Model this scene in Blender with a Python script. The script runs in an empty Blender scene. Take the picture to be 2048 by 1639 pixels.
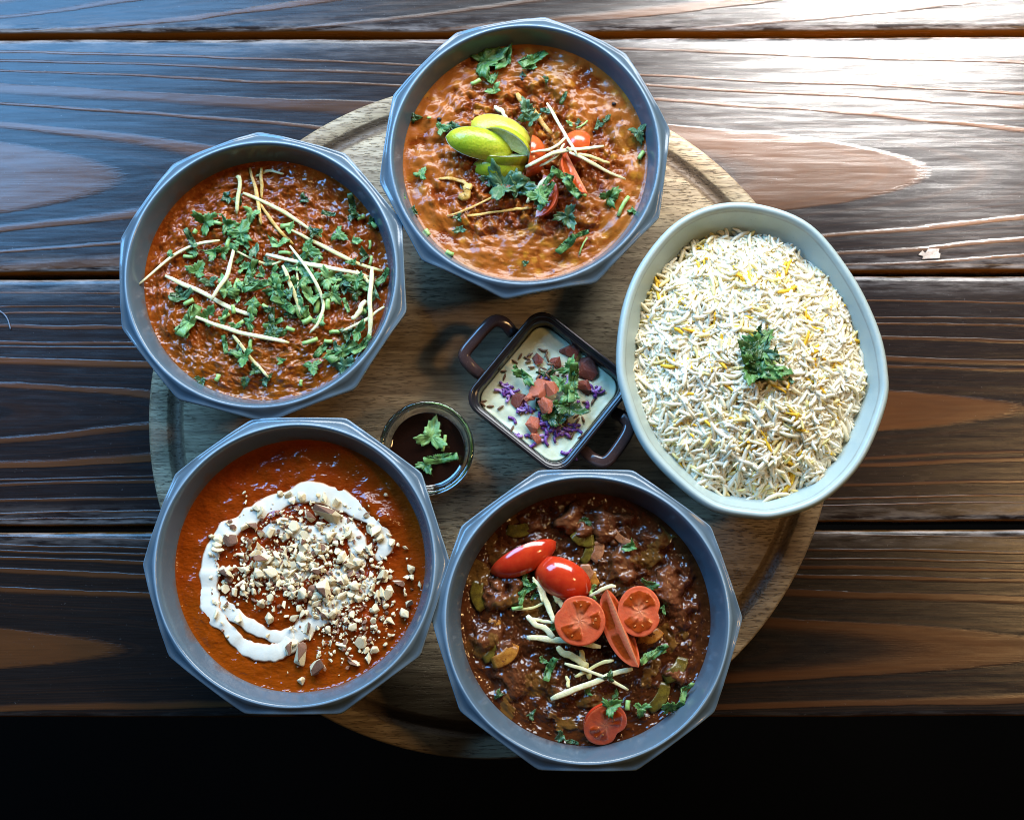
import bpy, bmesh, math, random
import numpy as np
from mathutils import Matrix, Vector

# ------------------------------------------------------------------ camera, light, exposure
SC = bpy.context.scene
COL = SC.collection
RIM = 0.085                      # height of the bowl rims above the table top
F_PX, TILT, ROLL, CAM_H = 2600.0, math.radians(8.255), math.radians(-0.909), 0.7237 + RIM
FW = np.array([math.sin(ROLL), math.sin(TILT) * math.cos(ROLL), -math.cos(TILT) * math.cos(ROLL)])
RT = np.array([math.cos(ROLL), 0, math.sin(ROLL)])
UP = np.cross(RT, FW)
cam_d = bpy.data.cameras.new("camera")
cam = bpy.data.objects.new("camera", cam_d)
COL.objects.link(cam)
m = Matrix.Identity(4)
for i in range(3):
    m[i][0], m[i][1], m[i][2] = RT[i], UP[i], -FW[i]
m[2][3] = CAM_H
cam.matrix_world = m
cam_d.sensor_width = 36.0
cam_d.lens = 36.0 * F_PX / 2048
cam_d.clip_start, cam_d.clip_end = 0.02, 50
cam_d.dof.use_dof = True
cam_d.dof.focus_distance = 0.735
cam_d.dof.aperture_fstop = 16
SC.camera = cam
SC.render.engine = 'CYCLES'
SC.cycles.pixel_filter_type = 'BLACKMAN_HARRIS'
SC.cycles.filter_width = 1.0

W = bpy.data.worlds.new("World")
SC.world = W
W.use_nodes = True
W.node_tree.nodes["Background"].inputs[0].default_value = (1.0, 0.84, 0.64, 1)
W.node_tree.nodes["Background"].inputs[1].default_value = 0.022

def lamp(name, kind, loc, target, energy, color, **kw):
    d = bpy.data.lights.new(name, kind)
    d.energy, d.color = energy, color
    for k, v in kw.items():
        setattr(d, k, v)
    o = bpy.data.objects.new(name, d)
    o.location = loc
    o.rotation_euler = (Vector(target) - Vector(loc)).to_track_quat('-Z', 'Y').to_euler()
    COL.objects.link(o)
    return o

# cool daylight from the window beyond the table, sun shafts through foliage, one warm pendant
lamp("window_light", 'AREA', (0.22, 1.14, 0.80), (0.05, 0.18, 0.0), 40.0, (0.92, 0.97, 1.0),
     shape='RECTANGLE', size=1.20, size_y=0.55)
lamp("sky_light", 'AREA', (-0.68, 0.84, 0.84), (-0.24, 0.33, 0.0), 26.0, (0.17, 0.50, 1.0),
     shape='RECTANGLE', size=0.72, size_y=0.48)
SUN_DIR = np.array([0.30, 0.62, 1.0]); SUN_DIR = SUN_DIR / np.linalg.norm(SUN_DIR)
def shaft(target, diam, energy, blend=0.6):
    D = 5.0
    loc = np.array(target) + SUN_DIR * D
    lamp("sun_shaft", 'SPOT', loc, target, energy, (1.0, 0.96, 0.91), spot_size=2 * math.atan(diam / 2 / D),
         spot_blend=blend, shadow_soft_size=0.035)
lamp("warm_pendant", 'AREA', (0.80, 0.09, 1.10), (0.30, 0.03, 0.0), 3.9, (1.0, 0.60, 0.25), shape='DISK', size=0.16)

SC.view_settings.view_transform = 'Standard'
SC.view_settings.look = 'None'
SC.view_settings.exposure = 0.0
SC.view_settings.gamma = 1.0
SC.view_settings.use_curve_mapping = False

# ------------------------------------------------------------------ helpers
def P(px, py, z):
    """world point at height z seen at photo pixel (px, py)"""
    d = FW + RT * ((px - 1024) / F_PX) + UP * ((819.5 - py) / F_PX)
    t = (z - CAM_H) / d[2]
    return np.array([d[0] * t, d[1] * t, z])

for tx, ty, dm, en in [(1640, 10, 0.085, 1.0), (1880, 15, 0.10, 1.0), (2045, 50, 0.06, .9), (1420, 8, 0.05, .8), (1260, 20, .03, .6), (1800, 140, 0.075, .9), (1990, 170, 0.075, 1.0), (1600, 228, 0.058, 1.0), (1470, 250, 0.042, .9),
                   (1840, 268, 0.062, .9), (2040, 310, 0.055, .9), (1900, 405, 0.042, .8), (2020, 430, 0.042, .8), (1370, 205, 0.032, .8), (1700, 295, 0.036, .7), (1640, 120, 0.036, .7), (1390, 300, .024, .5)]:
    shaft(P(tx, ty, 0.0), dm, en * 3100, 0.75)

def Z1(x, y): return 740 + x / 2.777, 10 + y / 2.778
def Z2(x, y): return 220 + x / 2.7317, 250 + y / 2.7317
def Z3(x, y): return 270 + x / 2.6875, 830 + y / 2.6875
def Z4(x, y): return 850 + x / 2.643, 930 + y / 2.643
def Z5(x, y): return 1220 + x / 2.4828, 390 + y / 2.4828
def Z6(x, y): return 740 + x / 3.657, 600 + y / 3.657

_g = np.random.RandomState(7)
_ANG = _g.rand(256, 256) * 2 * np.pi
_GX, _GY = np.cos(_ANG), np.sin(_ANG)
def perlin(x, y):
    x0 = np.floor(x).astype(int); y0 = np.floor(y).astype(int)
    fx, fy = x - x0, y - y0
    u = fx * fx * fx * (fx * (fx * 6 - 15) + 10); v = fy * fy * fy * (fy * (fy * 6 - 15) + 10)
    def g(ix, iy, dx, dy):
        a, b = ix & 255, iy & 255
        return _GX[a, b] * dx + _GY[a, b] * dy
    n00 = g(x0, y0, fx, fy); n10 = g(x0 + 1, y0, fx - 1, fy)
    n01 = g(x0, y0 + 1, fx, fy - 1); n11 = g(x0 + 1, y0 + 1, fx - 1, fy - 1)
    return ((n00 * (1 - u) + n10 * u) * (1 - v) + (n01 * (1 - u) + n11 * u) * v) * 1.5
def fbm(x, y, size, octaves=4, seed=0, gain=0.5):
    s = 0.0; a = 1.0; f = 1.0 / size
    for k in range(octaves):
        s = s + a * perlin(x * f + 17.3 * seed + 5.1 * k + 60, y * f - 9.7 * seed + 3.3 * k + 60)
        a *= gain; f *= 2.03
    return s
def sstep(a, b, x):
    t = np.clip((x - a) / (b - a), 0, 1)
    return t * t * (3 - 2 * t)
def worley(x, y, pts):
    """distance to, and index of, the nearest of pts"""
    best = np.full(x.shape, 9.0); idx = np.zeros(x.shape, int)
    for i, (a, b) in enumerate(pts):
        d = (x - a) ** 2 + (y - b) ** 2
        k = d < best
        best[k] = d[k]; idx[k] = i
    return np.sqrt(best), idx

def link(o, parent=None):
    COL.objects.link(o)
    if parent is not None:
        o.parent = parent
    return o
def thing(name, label, cat, loc, group=None):
    o = bpy.data.objects.new(name, None)
    o.empty_display_size = 0.01
    o.location = [float(c) for c in loc]
    o['label'] = label; o['category'] = cat
    if group: o['group'] = group
    return link(o)
def tag(o, label, cat, group=None):
    o['label'] = label; o['category'] = cat
    if group: o['group'] = group
    return o
def mesh_of(name, verts, faces, smooth=True):
    me = bpy.data.meshes.new(name)
    me.from_pydata([tuple(map(float, v)) for v in verts], [], [tuple(int(i) for i in f) for f in faces])
    if smooth:
        me.shade_smooth()
    me.update()
    return me
def mk(name, verts, faces, mat, parent=None, origin=None, smooth=True, idx=None, fix=True):
    """one mesh object; verts are world coordinates, re-based to the parent's (or its own) origin"""
    verts = np.asarray(verts, float)
    base = np.array(parent.location if parent is not None and parent.parent is None else (0, 0, 0)) if parent is not None else np.array(origin if origin is not None else (0, 0, 0))
    if parent is not None and parent.parent is not None:
        base = np.array(parent.parent.location) + np.array(parent.location)
    me = mesh_of(name, verts - base, faces, smooth)
    if fix:
        bm = bmesh.new(); bm.from_mesh(me)
        bmesh.ops.recalc_face_normals(bm, faces=bm.faces)
        bm.to_mesh(me); bm.free()
    for mm in (mat if isinstance(mat, (list, tuple)) else [mat]):
        me.materials.append(mm)
    if idx is not None:
        me.polygons.foreach_set('material_index', np.asarray(idx, np.int32))
    o = bpy.data.objects.new(name, me)
    if parent is None:
        o.location = base
    return link(o, parent)
def attr(o, name, vals):
    a = o.data.attributes.new(name, 'FLOAT', 'POINT')
    a.data.foreach_set('value', np.asarray(vals, np.float32))

def grid_faces(nr, nc, wrap=False):
    f = []
    for i in range(nr - 1):
        for j in range(nc if wrap else nc - 1):
            k = (j + 1) % nc
            f.append((i * nc + j, i * nc + k, (i + 1) * nc + k, (i + 1) * nc + j))
    return f
def rings(rs):
    """rs: list of (n,3) rings -> verts, faces (closed around)"""
    n = len(rs[0])
    return np.concatenate(rs), grid_faces(len(rs), n, True)
def spline(pts, n, closed=False):
    p = np.asarray(pts, float)
    N = len(p)
    if N == 2 and not closed:
        t = np.linspace(0, 1, n)[:, None]
        return p[0] * (1 - t) + p[1] * t
    out = []
    tt = np.linspace(0, N if closed else N - 1, n, endpoint=not closed)
    for t in tt:
        i = min(int(t), (N if closed else N - 1) - 1); u = t - i
        g = (lambda k: p[k % N]) if closed else (lambda k: p[k] if 0 <= k < N else (2 * p[0] - p[1] if k < 0 else 2 * p[-1] - p[-2]))
        a, b, c, d = g(i - 1), g(i), g(i + 1), g(i + 2)
        out.append(0.5 * (2 * b + (c - a) * u + (2 * a - 5 * b + 4 * c - d) * u * u + (3 * b - a - 3 * c + d) * u ** 3))
    return np.array(out)
def sweep(path, w, h, sides=8, flat=3.0, up=(0, 0, 1), caps=True, closed=False):
    """tube along path with superellipse section: w, h full width/height arrays or scalars"""
    path = np.asarray(path, float); n = len(path)
    w = np.broadcast_to(w, n); h = np.broadcast_to(h, n)
    T = np.roll(path, -1, 0) - np.roll(path, 1, 0) if closed else np.gradient(path, axis=0)
    T = T / (np.linalg.norm(T, axis=1, keepdims=True) + 1e-12)
    S = np.cross(T, np.array(up, float)); S = S / (np.linalg.norm(S, axis=1, keepdims=True) + 1e-12)
    U = np.cross(S, T)
    a = (np.arange(sides) + 0.5) * 2 * np.pi / sides
    ca = np.sign(np.cos(a)) * np.abs(np.cos(a)) ** (2 / flat); sa = np.sign(np.sin(a)) * np.abs(np.sin(a)) ** (2 / flat)
    rs = [path[i] + np.outer(ca, S[i] * w[i] / 2) + np.outer(sa, U[i] * h[i] / 2) for i in range(n)]
    v, f = rings(rs)
    if closed:
        k = (n - 1) * sides
        f += [(k + j, k + (j + 1) % sides, (j + 1) % sides, j) for j in range(sides)]
    elif caps:
        f.append(tuple(range(sides))[::-1]); f.append(tuple(range((n - 1) * sides, n * sides)))
    return v, f
def join(parts):
    V = []; F = []; o = 0
    for v, f in parts:
        V.append(np.asarray(v, float)); F += [tuple(i + o for i in t) for t in f]; o += len(v)
    return np.concatenate(V), F
def ellipsoid(c, r, nu=8, nv=6, R=None):
    vs = []; fs = []
    for i in range(1, nv):
        th = math.pi * i / nv
        for j in range(nu):
            ph = 2 * math.pi * j / nu
            vs.append((math.sin(th) * math.cos(ph) * r[0], math.sin(th) * math.sin(ph) * r[1], math.cos(th) * r[2]))
    fs = grid_faces(nv - 1, nu, True)
    vs.append((0, 0, r[2])); vs.append((0, 0, -r[2]))
    a, b = len(vs) - 2, len(vs) - 1
    fs += [(a, (j + 1) % nu, j) for j in range(nu)]
    k = (nv - 2) * nu
    fs += [(b, k + j, k + (j + 1) % nu) for j in range(nu)]
    v = np.array(vs)
    if R is not None: v = v @ np.asarray(R).T
    return v + np.asarray(c), fs
def rotm(yaw=0, pitch=0, roll=0):
    return np.array((Matrix.Rotation(yaw, 3, 'Z') @ Matrix.Rotation(pitch, 3, 'Y') @ Matrix.Rotation(roll, 3, 'X')))

# ------------------------------------------------------------------ node helpers
class NT:
    def __init__(s, name):
        s.m = bpy.data.materials.new(name); s.m.use_nodes = True
        s.t = s.m.node_tree; s.b = s.t.nodes["Principled BSDF"]
    def n(s, typ, **kw):
        nd = s.t.nodes.new(typ)
        for k, v in kw.items(): setattr(nd, k, v)
        return nd
    def put(s, sock, v):
        if isinstance(v, bpy.types.NodeSocket): s.t.links.new(v, sock)
        elif v is not None:
            if isinstance(v, (tuple, list)) and len(v) == 3 and sock.type == 'RGBA': v = (*v, 1)
            sock.default_value = v
    def math(s, op, a, b=None, c=None, clamp=False):
        nd = s.n('ShaderNodeMath', operation=op, use_clamp=clamp)
        for i, v in enumerate((a, b, c)): s.put(nd.inputs[i], v)
        return nd.outputs[0]
    def coord(s, scale=(1, 1, 1), loc=(0, 0, 0)):
        tc = s.n('ShaderNodeTexCoord'); mp = s.n('ShaderNodeMapping')
        s.t.links.new(tc.outputs['Object'], mp.inputs[0])
        mp.inputs['Scale'].default_value = scale; mp.inputs['Location'].default_value = loc
        return mp.outputs[0]
    def noise(s, vec=None, scale=5, detail=3, rough=0.5, dist=0, dim='3D', w=None):
        nd = s.n('ShaderNodeTexNoise', noise_dimensions=dim)
        if vec is not None: s.put(nd.inputs['Vector'], vec)
        if w is not None: s.put(nd.inputs['W'], w)
        nd.inputs['Scale'].default_value = scale; nd.inputs['Detail'].default_value = detail
        nd.inputs['Roughness'].default_value = rough; nd.inputs['Distortion'].default_value = dist
        return nd.outputs['Fac'] if 'Fac' in nd.outputs else nd.outputs[0]
    def ramp(s, fac, stops, interp='LINEAR'):
        nd = s.n('ShaderNodeValToRGB'); cr = nd.color_ramp; cr.interpolation = interp
        cr.elements.remove(cr.elements[1])
        for i, (p, c) in enumerate(stops):
            if i == 0: e = cr.elements[0]; e.position = p
            else: e = cr.elements.new(p)
            e.color = (c, c, c, 1) if isinstance(c, (int, float)) else (*c, 1)
        s.put(nd.inputs[0], fac)
        return nd.outputs[0]
    def mix(s, fac, a, b, blend='MIX'):
        nd = s.n('ShaderNodeMix', data_type='RGBA', blend_type=blend)
        s.put(nd.inputs[0], fac); s.put(nd.inputs[6], a); s.put(nd.inputs[7], b)
        return nd.outputs[2]
    def attr(s, name):
        return s.n('ShaderNodeAttribute', attribute_name=name).outputs['Fac']
    def sep(s, vec):
        return s.n('ShaderNodeSeparateXYZ'), vec
    def bump(s, h, dist, strength=1.0, normal=None):
        nd = s.n('ShaderNodeBump'); nd.inputs['Distance'].default_value = dist; nd.inputs['Strength'].default_value = strength
        s.put(nd.inputs['Height'], h)
        if normal is not None: s.put(nd.inputs['Normal'], normal)
        return nd.outputs[0]
    def out(s, color=None, rough=0.5, normal=None, spec=0.5, sss=0, sssr=(1, .4, .2), sscale=0.002, coat=0, coatr=0.1, trans=0, ior=1.45):
        b = s.b.inputs
        s.put(b['Base Color'], color); s.put(b['Roughness'], rough); s.put(b['Specular IOR Level'], spec)
        if normal is not None: s.put(b['Normal'], normal)
        if sss:
            b['Subsurface Weight'].default_value = sss; b['Subsurface Radius'].default_value = sssr; b['Subsurface Scale'].default_value = sscale
        if coat: b['Coat Weight'].default_value = coat; b['Coat Roughness'].default_value = coatr
        if trans: b['Transmission Weight'].default_value = trans
        b['IOR'].default_value = ior
        return s.m

def organic(name, c1, c2, size=0.004, rough=0.4, bumpd=0.0003, bsize=0.0012, sss=0.15, sscale=0.0015, sssr=(1, .5, .3), spec=0.5, coat=0, c3=None, lo=0.35, hi=0.65):
    t = NT(name); v = t.coord()
    col = t.mix(t.ramp(t.noise(v, 1 / size, 4, 0.6), [(lo, 0), (hi, 1)]), c1, c2)
    if c3 is not None:
        col = t.mix(t.ramp(t.noise(t.coord(loc=(.3, .1, .7)), 0.45 / size, 3, 0.6), [(0.52, 0), (0.66, 1)]), col, c3)
    nrm = t.bump(t.noise(v, 1 / bsize, 4, 0.6), bumpd)
    return t.out(col, rough, nrm, spec, sss, sssr, sscale, coat)

# ------------------------------------------------------------------ floor (dark, far below the table edge)
t = NT("floor_dark"); v = t.coord()
FLOOR_M = t.out(t.mix(t.noise(v, 3, 4), (0.0015, 0.0015, 0.0015), (0.003, 0.0028, 0.0026)), 0.9, None, 0.05)
fl = mk("floor", [(-6, -6, -0.76), (6, -6, -0.76), (6, 6, -0.76), (-6, 6, -0.76)], [(0, 1, 2, 3)], FLOOR_M, origin=(0, 0, -0.76))
fl['kind'] = 'structure'

# ------------------------------------------------------------------ table of four stained planks
PXM = 3214.0                                  # photo pixels per metre on the table top, for laying out the grain
def plank_mat(name, k, tt, bands, seed, light, dark, yo):
    """plain-sawn grain: ring value u = dy^2*k + t*x in photo-pixel sized units; bands = list of light ring intervals in u"""
    t = NT(name)
    co = t.coord()
    sx = t.n('ShaderNodeSeparateXYZ'); t.put(sx.inputs[0], co)
    X, Y, Zc = sx.outputs
    n1 = t.noise(t.coord((3.0, 18, 18), (seed, 0, 0)), 1.0, 3, 0.55)
    n2 = t.noise(t.coord((14, 70, 70), (0, seed, 0)), 1.0, 3, 0.6)
    xp = t.math('MULTIPLY_ADD', X, PXM, 1057.0)
    dy = t.math('MULTIPLY', t.math('SUBTRACT', Y, yo), PXM)
    dy = t.math('ADD', dy, t.math('MULTIPLY', t.math('SUBTRACT', n1, 0.5), 34.0))
    dy = t.math('ADD', dy, t.math('MULTIPLY', t.math('SUBTRACT', n2, 0.5), 9.0))
    u = t.math('MULTIPLY_ADD', xp, tt, t.math('MULTIPLY', t.math('MULTIPLY', dy, dy), k))
    umax = 80.0
    uf = t.math('DIVIDE', t.math('ADD', u, 4.0), umax + 4.0)
    jag = t.math('MULTIPLY', t.math('SUBTRACT', t.noise(t.coord((90, 900, 900)), 1.0, 2, 0.7), 0.5), 0.006)
    uf = t.math('ADD', uf, jag)
    stops = []
    for a, b, g in bands:                     # soft inner edge, sharp outer edge, as latewood ends abruptly
        A, B = (a + 4) / (umax + 4), (b + 4) / (umax + 4)
        s = max(0.0012, (B - A) * 0.45)
        stops += [(max(A - s * 0.5, 0), 0.0), (A + s * 0.5, g), (B, g * 0.9), (B + 0.0014, 0.0)]
    stops = sorted(stops)[:32]
    big = t.ramp(uf, stops)
    fine = t.noise(None, 1.15, 3, 0.7, dim='1D', w=u)
    fine = t.ramp(fine, [(0.46, 0), (0.68, 1)])
    fib = t.noise(t.coord((24, 1500, 300)), 1.0, 3, 0.65)
    grain = t.noise(t.coord((160, 2600, 600)), 1.0, 2, 0.6)
    fac = t.math('ADD', big, t.math('MULTIPLY', fine, 0.13), clamp=True)
    fac = t.math('MULTIPLY', fac, t.math('MULTIPLY_ADD', fib, 0.6, 0.62), clamp=True)
    blot = t.noise(t.coord((2.2, 7, 7), (seed, seed, 0)), 1.0, 3, 0.6)
    lightv = t.mix(blot, tuple(c * 0.5 for c in light), tuple(c * 1.0 for c in light))
    col = t.mix(fac, t.mix(fib, tuple(c * 0.3 for c in dark), tuple(c * 1.1 for c in dark)), lightv)
    # worn pale edges and scuffs
    hz = t.n('ShaderNodeAttribute', attribute_name='edge').outputs['Fac']
    ew = t.math('MULTIPLY', hz, t.ramp(t.noise(t.coord((30, 200, 200)), 1.0, 4, 0.7), [(0.42, 0), (0.62, 1)]))
    scf = t.ramp(t.noise(t.coord((120, 420, 400), (seed, 2, 0)), 1.0, 3, 0.7), [(0.70, 0), (0.76, 1)])
    scf2 = t.math('MULTIPLY', scf, t.ramp(t.noise(t.coord((5, 9, 9), (2, seed, 0)), 1.0, 2), [(0.5, 0.0), (0.7, 0.55)]))
    col = t.mix(t.math('MAXIMUM', t.math('MULTIPLY', ew, 0.95), scf2), col, (0.30, 0.26, 0.24))
    dust = t.math('MULTIPLY', t.ramp(t.noise(t.coord((1, 1, 1), (seed, 5, 0)), 620, 2, 0.6), [(0.70, 0), (0.77, 1)]), t.ramp(t.noise(t.coord((1, 1, 1), (0, seed, 2)), 14, 3, 0.6), [(0.42, 0), (0.7, 0.8)]))
    col = t.mix(dust, col, (0.26, 0.25, 0.25))
    col = t.mix(t.attr('side'), col, t.mix(fib, (0.15, 0.060, 0.010), (0.27, 0.115, 0.020)))
    rough = t.math('MULTIPLY_ADD', t.noise(t.coord((60, 400, 400)), 1.0, 3), 0.16, 0.18)
    rough = t.math('SUBTRACT', rough, t.math('MULTIPLY', fac, 0.05))
    b1 = t.bump(big, 0.00035, 0.6)
    b2 = t.bump(fib, 0.00006, 0.6, b1)
    und = t.noise(t.coord((12, 90, 90), (seed, 0, 3)), 1.0, 2, 0.5)
    b3 = t.bump(und, 0.0008, 0.5, b2)
    return t.out(col, rough, b3, 0.32)

def py2y(py): return P(1024, py, 0.0)[1]
# rows of the photograph (left edge, right edge) where one plank ends and the next begins
seams = [(-330, -340), (66, 58), (80, 72), (546, 537), (559, 550), (1050, 1041), (1066, 1057), (1434, 1431)]
specs = [
    (1 / 1836., 0.012, [(-4, 1.5, .6), (4, 4.6, .6), (9, 9.8, .7), (15, 15.6, .6), (20, 22, .7), (27, 27.6, .5), (35, 36, .7), (50, 51, .6)], 3.1, (0.16, 0.072, 0.034), (0.020, 0.014, 0.013), -60),
    (1 / 1836., 0.012, [(-4, 2.2, .85), (5.4, 6.8, .8), (13, 13.9, .8), (18.2, 22.3, .6), (29, 30, .8), (35, 36.2, .7), (40.4, 41.4, .8), (55, 56.5, .7)], 1.7, (0.145, 0.066, 0.032), (0.018, 0.013, 0.013), 350),
    (1 / 1000., 0.006, [(2.4, 3.2, .7), (9.5, 12.1, .8), (18.3, 19.2, .55), (20.7, 22.3, .6), (31.4, 33.2, .6), (41.4, 42.6, .8), (47, 48, .7), (60, 61.5, .7)], 5.3, (0.14, 0.053, 0.019), (0.015, 0.011, 0.011), 822),
    (1 / 1200., 0.006, [(-4, 1.35, .8), (10.7, 12.6, .7), (18.6, 20.6, .7), (25.4, 27, .7), (30, 31.4, .7), (34.5, 35.5, .6), (40, 41.6, .6), (52, 53, .5)], 8.9, (0.115, 0.043, 0.014), (0.013, 0.010, 0.009), 1298),
]
table = thing("table", "dark stained plank table top under the round serving board", "table", (0, 0, 0))
for i in range(4):
    (yl0, yr0), (yl1, yr1) = seams[2 * i], seams[2 * i + 1]
    TL, TR, BL_, BR = P(-400, yl0, 0), P(2450, yr0, 0), P(-400, yl1, 0), P(2450, yr1, 0)
    cx, cy = 0.0, py2y((yl0 + yr0 + yl1 + yr1) / 4)
    k, tt, bands, seed, lc, dc, axis = specs[i]
    yo = py2y(axis) - cy
    mat = plank_mat("plank_wood_%d" % i, k, tt, bands, seed, lc, dc, yo)
    # cross-section with rounded, slightly ragged arrises, lofted along the plank
    nx = 160; prof = []
    th = 0.042; r = 0.0022
    S = [(0.0, -th), (0.0, -r), (0.0004, -r * 0.45), (0.0013, -0.0002), (r * 1.7, 0.0)]
    nin = 14
    rs = []; eg = []; sd = []
    for j in range(nx):
        u = j / (nx - 1)
        T_ = TL * (1 - u) + TR * u; B_ = BL_ * (1 - u) + BR * u
        T_ = T_ + np.array([0, 0.0006 * fbm(np.array([u * 9.0]), np.array([i * 3.0]), 1.0, 4)[0], 0])
        B_ = B_ + np.array([0, 0.0006 * fbm(np.array([u * 9.0]), np.array([i * 3.0 + 1.5]), 1.0, 4)[0], 0])
        wdt = T_[1] - B_[1]
        row = []
        for (dy_, z_) in S: row.append((T_[0], T_[1] - dy_, z_)); 
        for q in range(1, nin): row.append((T_[0] * (1 - q / nin) + B_[0] * q / nin, T_[1] - S[-1][0] - (wdt - 2 * S[-1][0]) * q / nin, 0.0))
        for (dy_, z_) in S[::-1]: row.append((B_[0], B_[1] + dy_, z_))
        rs.append(np.array(row))
        e = [0, .3, 1, .8, .25] + [0] * (nin - 1) + ([.25, .8, 1, .3, 0] if i < 3 else [0, .1, .1, 0, 0])
        eg += e; sd += [1, 1, .35, 0, 0] + [0] * (nin - 1) + [0, 0, .35, 1, 1]
    v, f = rings(rs)
    f = [q[::-1] for q in f]
    n = len(rs[0]); f.append(tuple(range(n))); f.append(tuple(range((nx - 1) * n, nx * n))[::-1])
    plank = mk("plank", v, f, mat, parent=table)
    plank.location = (cx, cy, 0)
    co = np.empty(len(v) * 3); plank.data.vertices.foreach_get('co', co); co = co.reshape(-1, 3) - np.array([cx, cy, 0]); plank.data.vertices.foreach_set('co', co.ravel())
    attr(plank, 'edge', eg); attr(plank, 'side', sd)
    plank.data.update()
# two battens carry the planks from below
for bx in (-0.62, 0.62):
    y0, y1 = py2y(1425), py2y(-320)
    vv = [(bx + sx * 0.03, y, z) for z in (-0.075, -0.0425) for y in (y0 + .01, y1) for sx in (-1, 1)]
    mk("batten", vv, [(0, 2, 3, 1), (4, 5, 7, 6), (0, 1, 5, 4), (2, 6, 7, 3), (0, 4, 6, 2), (1, 3, 7, 5)], bpy.data.materials["plank_wood_0"], parent=table, smooth=False)

# ------------------------------------------------------------------ round serving board
BT = 0.022                                   # its top
t = NT("board_wood")
n1 = t.noise(t.coord((4, 26, 26)), 1.0, 4, 0.6, 0.6)
n2 = t.noise(t.coord((30, 420, 420)), 1.0, 3, 0.6)
pore = t.ramp(t.noise(t.coord((190, 1500, 900)), 1.0, 2, 0.5), [(0.56, 0), (0.66, 1)])
porem = t.ramp(t.noise(t.coord((10, 30, 30), (3, 1, 0)), 1.0, 2), [(0.35, 0.25), (0.65, 1)])
pore = t.math('MULTIPLY', pore, porem)
blot = t.noise(t.coord((5, 13, 13), (1, 4, 0)), 1.0, 3, 0.55, 0.8)
col = t.ramp(n1, [(0.28, (0.15, 0.095, 0.050)), (0.42, (0.35, 0.255, 0.150)), (0.6, (0.46, 0.36, 0.225)), (0.75, (0.28, 0.195, 0.11))])
col = t.mix(t.ramp(blot, [(0.54, 0), (0.68, 0.7)]), col, (0.17, 0.10, 0.055))
col = t.mix(t.ramp(n2, [(0.42, 0), (0.62, 0.55)]), col, (0.11, 0.070, 0.040))
col = t.mix(t.math('MULTIPLY', pore, 0.75), col, (0.045, 0.028, 0.018))
gr = t.attr('groove')
col = t.mix(t.math('MULTIPLY', gr, 0.82), col, t.mix(n1, (0.05, 0.03, 0.02), (0.11, 0.07, 0.045)))
BOARD_M = t.out(col, t.math('MULTIPLY_ADD', n2, 0.2, 0.42), t.bump(t.math('SUBTRACT', t.math('MULTIPLY', n2, 0.5), pore), 0.0005, 0.9), 0.35)
bc = np.array([-0.02595, 0.1160, BT])
prof = [(0.0, BT, 0), (0.06, BT, 0), (0.12, BT, 0), (0.160, BT, 0), (0.1840, BT, 0), (0.1850, BT - .0006, .6), (0.1868, BT - .0030, 1), (0.1895, BT - .0040, 1), (0.1922, BT - .0030, 1),
        (0.1940, BT - .0006, .6), (0.1950, BT, 0), (0.200, BT, 0), (0.2042, BT - .0001, 0), (0.2054, BT - .0008, 0), (0.2060, BT - .0024, 0), (0.2060, 0.004, 0), (0.2045, 0.0015, 0), (0.19, 0.0012, 0), (0.0, 0.0012, 0)]
ns = 256; ang = np.arange(ns) * 2 * np.pi / ns
rs = []; gv = []
for r_, z_, g_ in prof:
    rr = np.maximum(r_ * 1.0194 * (1 + 0.0012 * np.sin(ang * 2 + 1)), 1e-5)
    rs.append(np.stack([bc[0] + rr * np.cos(ang), bc[1] + rr * np.sin(ang), np.full(ns, z_)], 1)); gv += [g_] * ns
v, f = rings(rs)
# two drying checks at the rim
board = mk("serving_board", v, f, BOARD_M, origin=(bc[0], bc[1], 0.0012))
attr(board, 'groove', gv)
tag(board, "large round wooden serving board with a groove, carrying all the bowls", "serving board")

# ------------------------------------------------------------------ blue-grey ten-sided bowls
def bowl_mat(name, stain, sc, seed):
    t = NT(name); v = t.coord()
    sp = t.noise(t.coord(loc=(seed, 0, 0)), 900, 2, 0.7)
    base = t.mix(t.noise(v, 60, 3), (0.066, 0.098, 0.123), (0.084, 0.118, 0.143))
    base = t.mix(t.ramp(sp, [(0.70, 0), (0.76, 0.6)]), base, (0.08, 0.085, 0.10))
    base = t.mix(t.math('MULTIPLY', t.attr('edge'), t.math('MULTIPLY_ADD', t.noise(v, 120, 3), 0.5, 0.35)), base, (0.34, 0.46, 0.54))  # crest and outer edge painted paler: rim highlight put into the glaze colour
    sx = t.n('ShaderNodeSeparateXYZ'); t.put(sx.inputs[0], v)
    n = t.noise(t.coord((1, 1, 0.5), (seed, 1, 0)), 55, 4, 0.6)
    zz = t.math('ADD', t.math('MULTIPLY', sx.outputs[2], 1 / 0.02), t.math('MULTIPLY', n, 1.3))
    m_ = t.ramp(t.math('SUBTRACT', zz, 2.2), [(0.60, 1), (0.95, 0)])
    inner = t.attr('inside')
    col = t.mix(t.math('MULTIPLY', t.math('MULTIPLY', m_, inner), stain), base, sc)
    return t.out(col, t.math('MULTIPLY_ADD', n, 0.10, 0.15), t.bump(t.noise(v, 700, 2), 0.00006, 0.5), 0.55)

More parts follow.
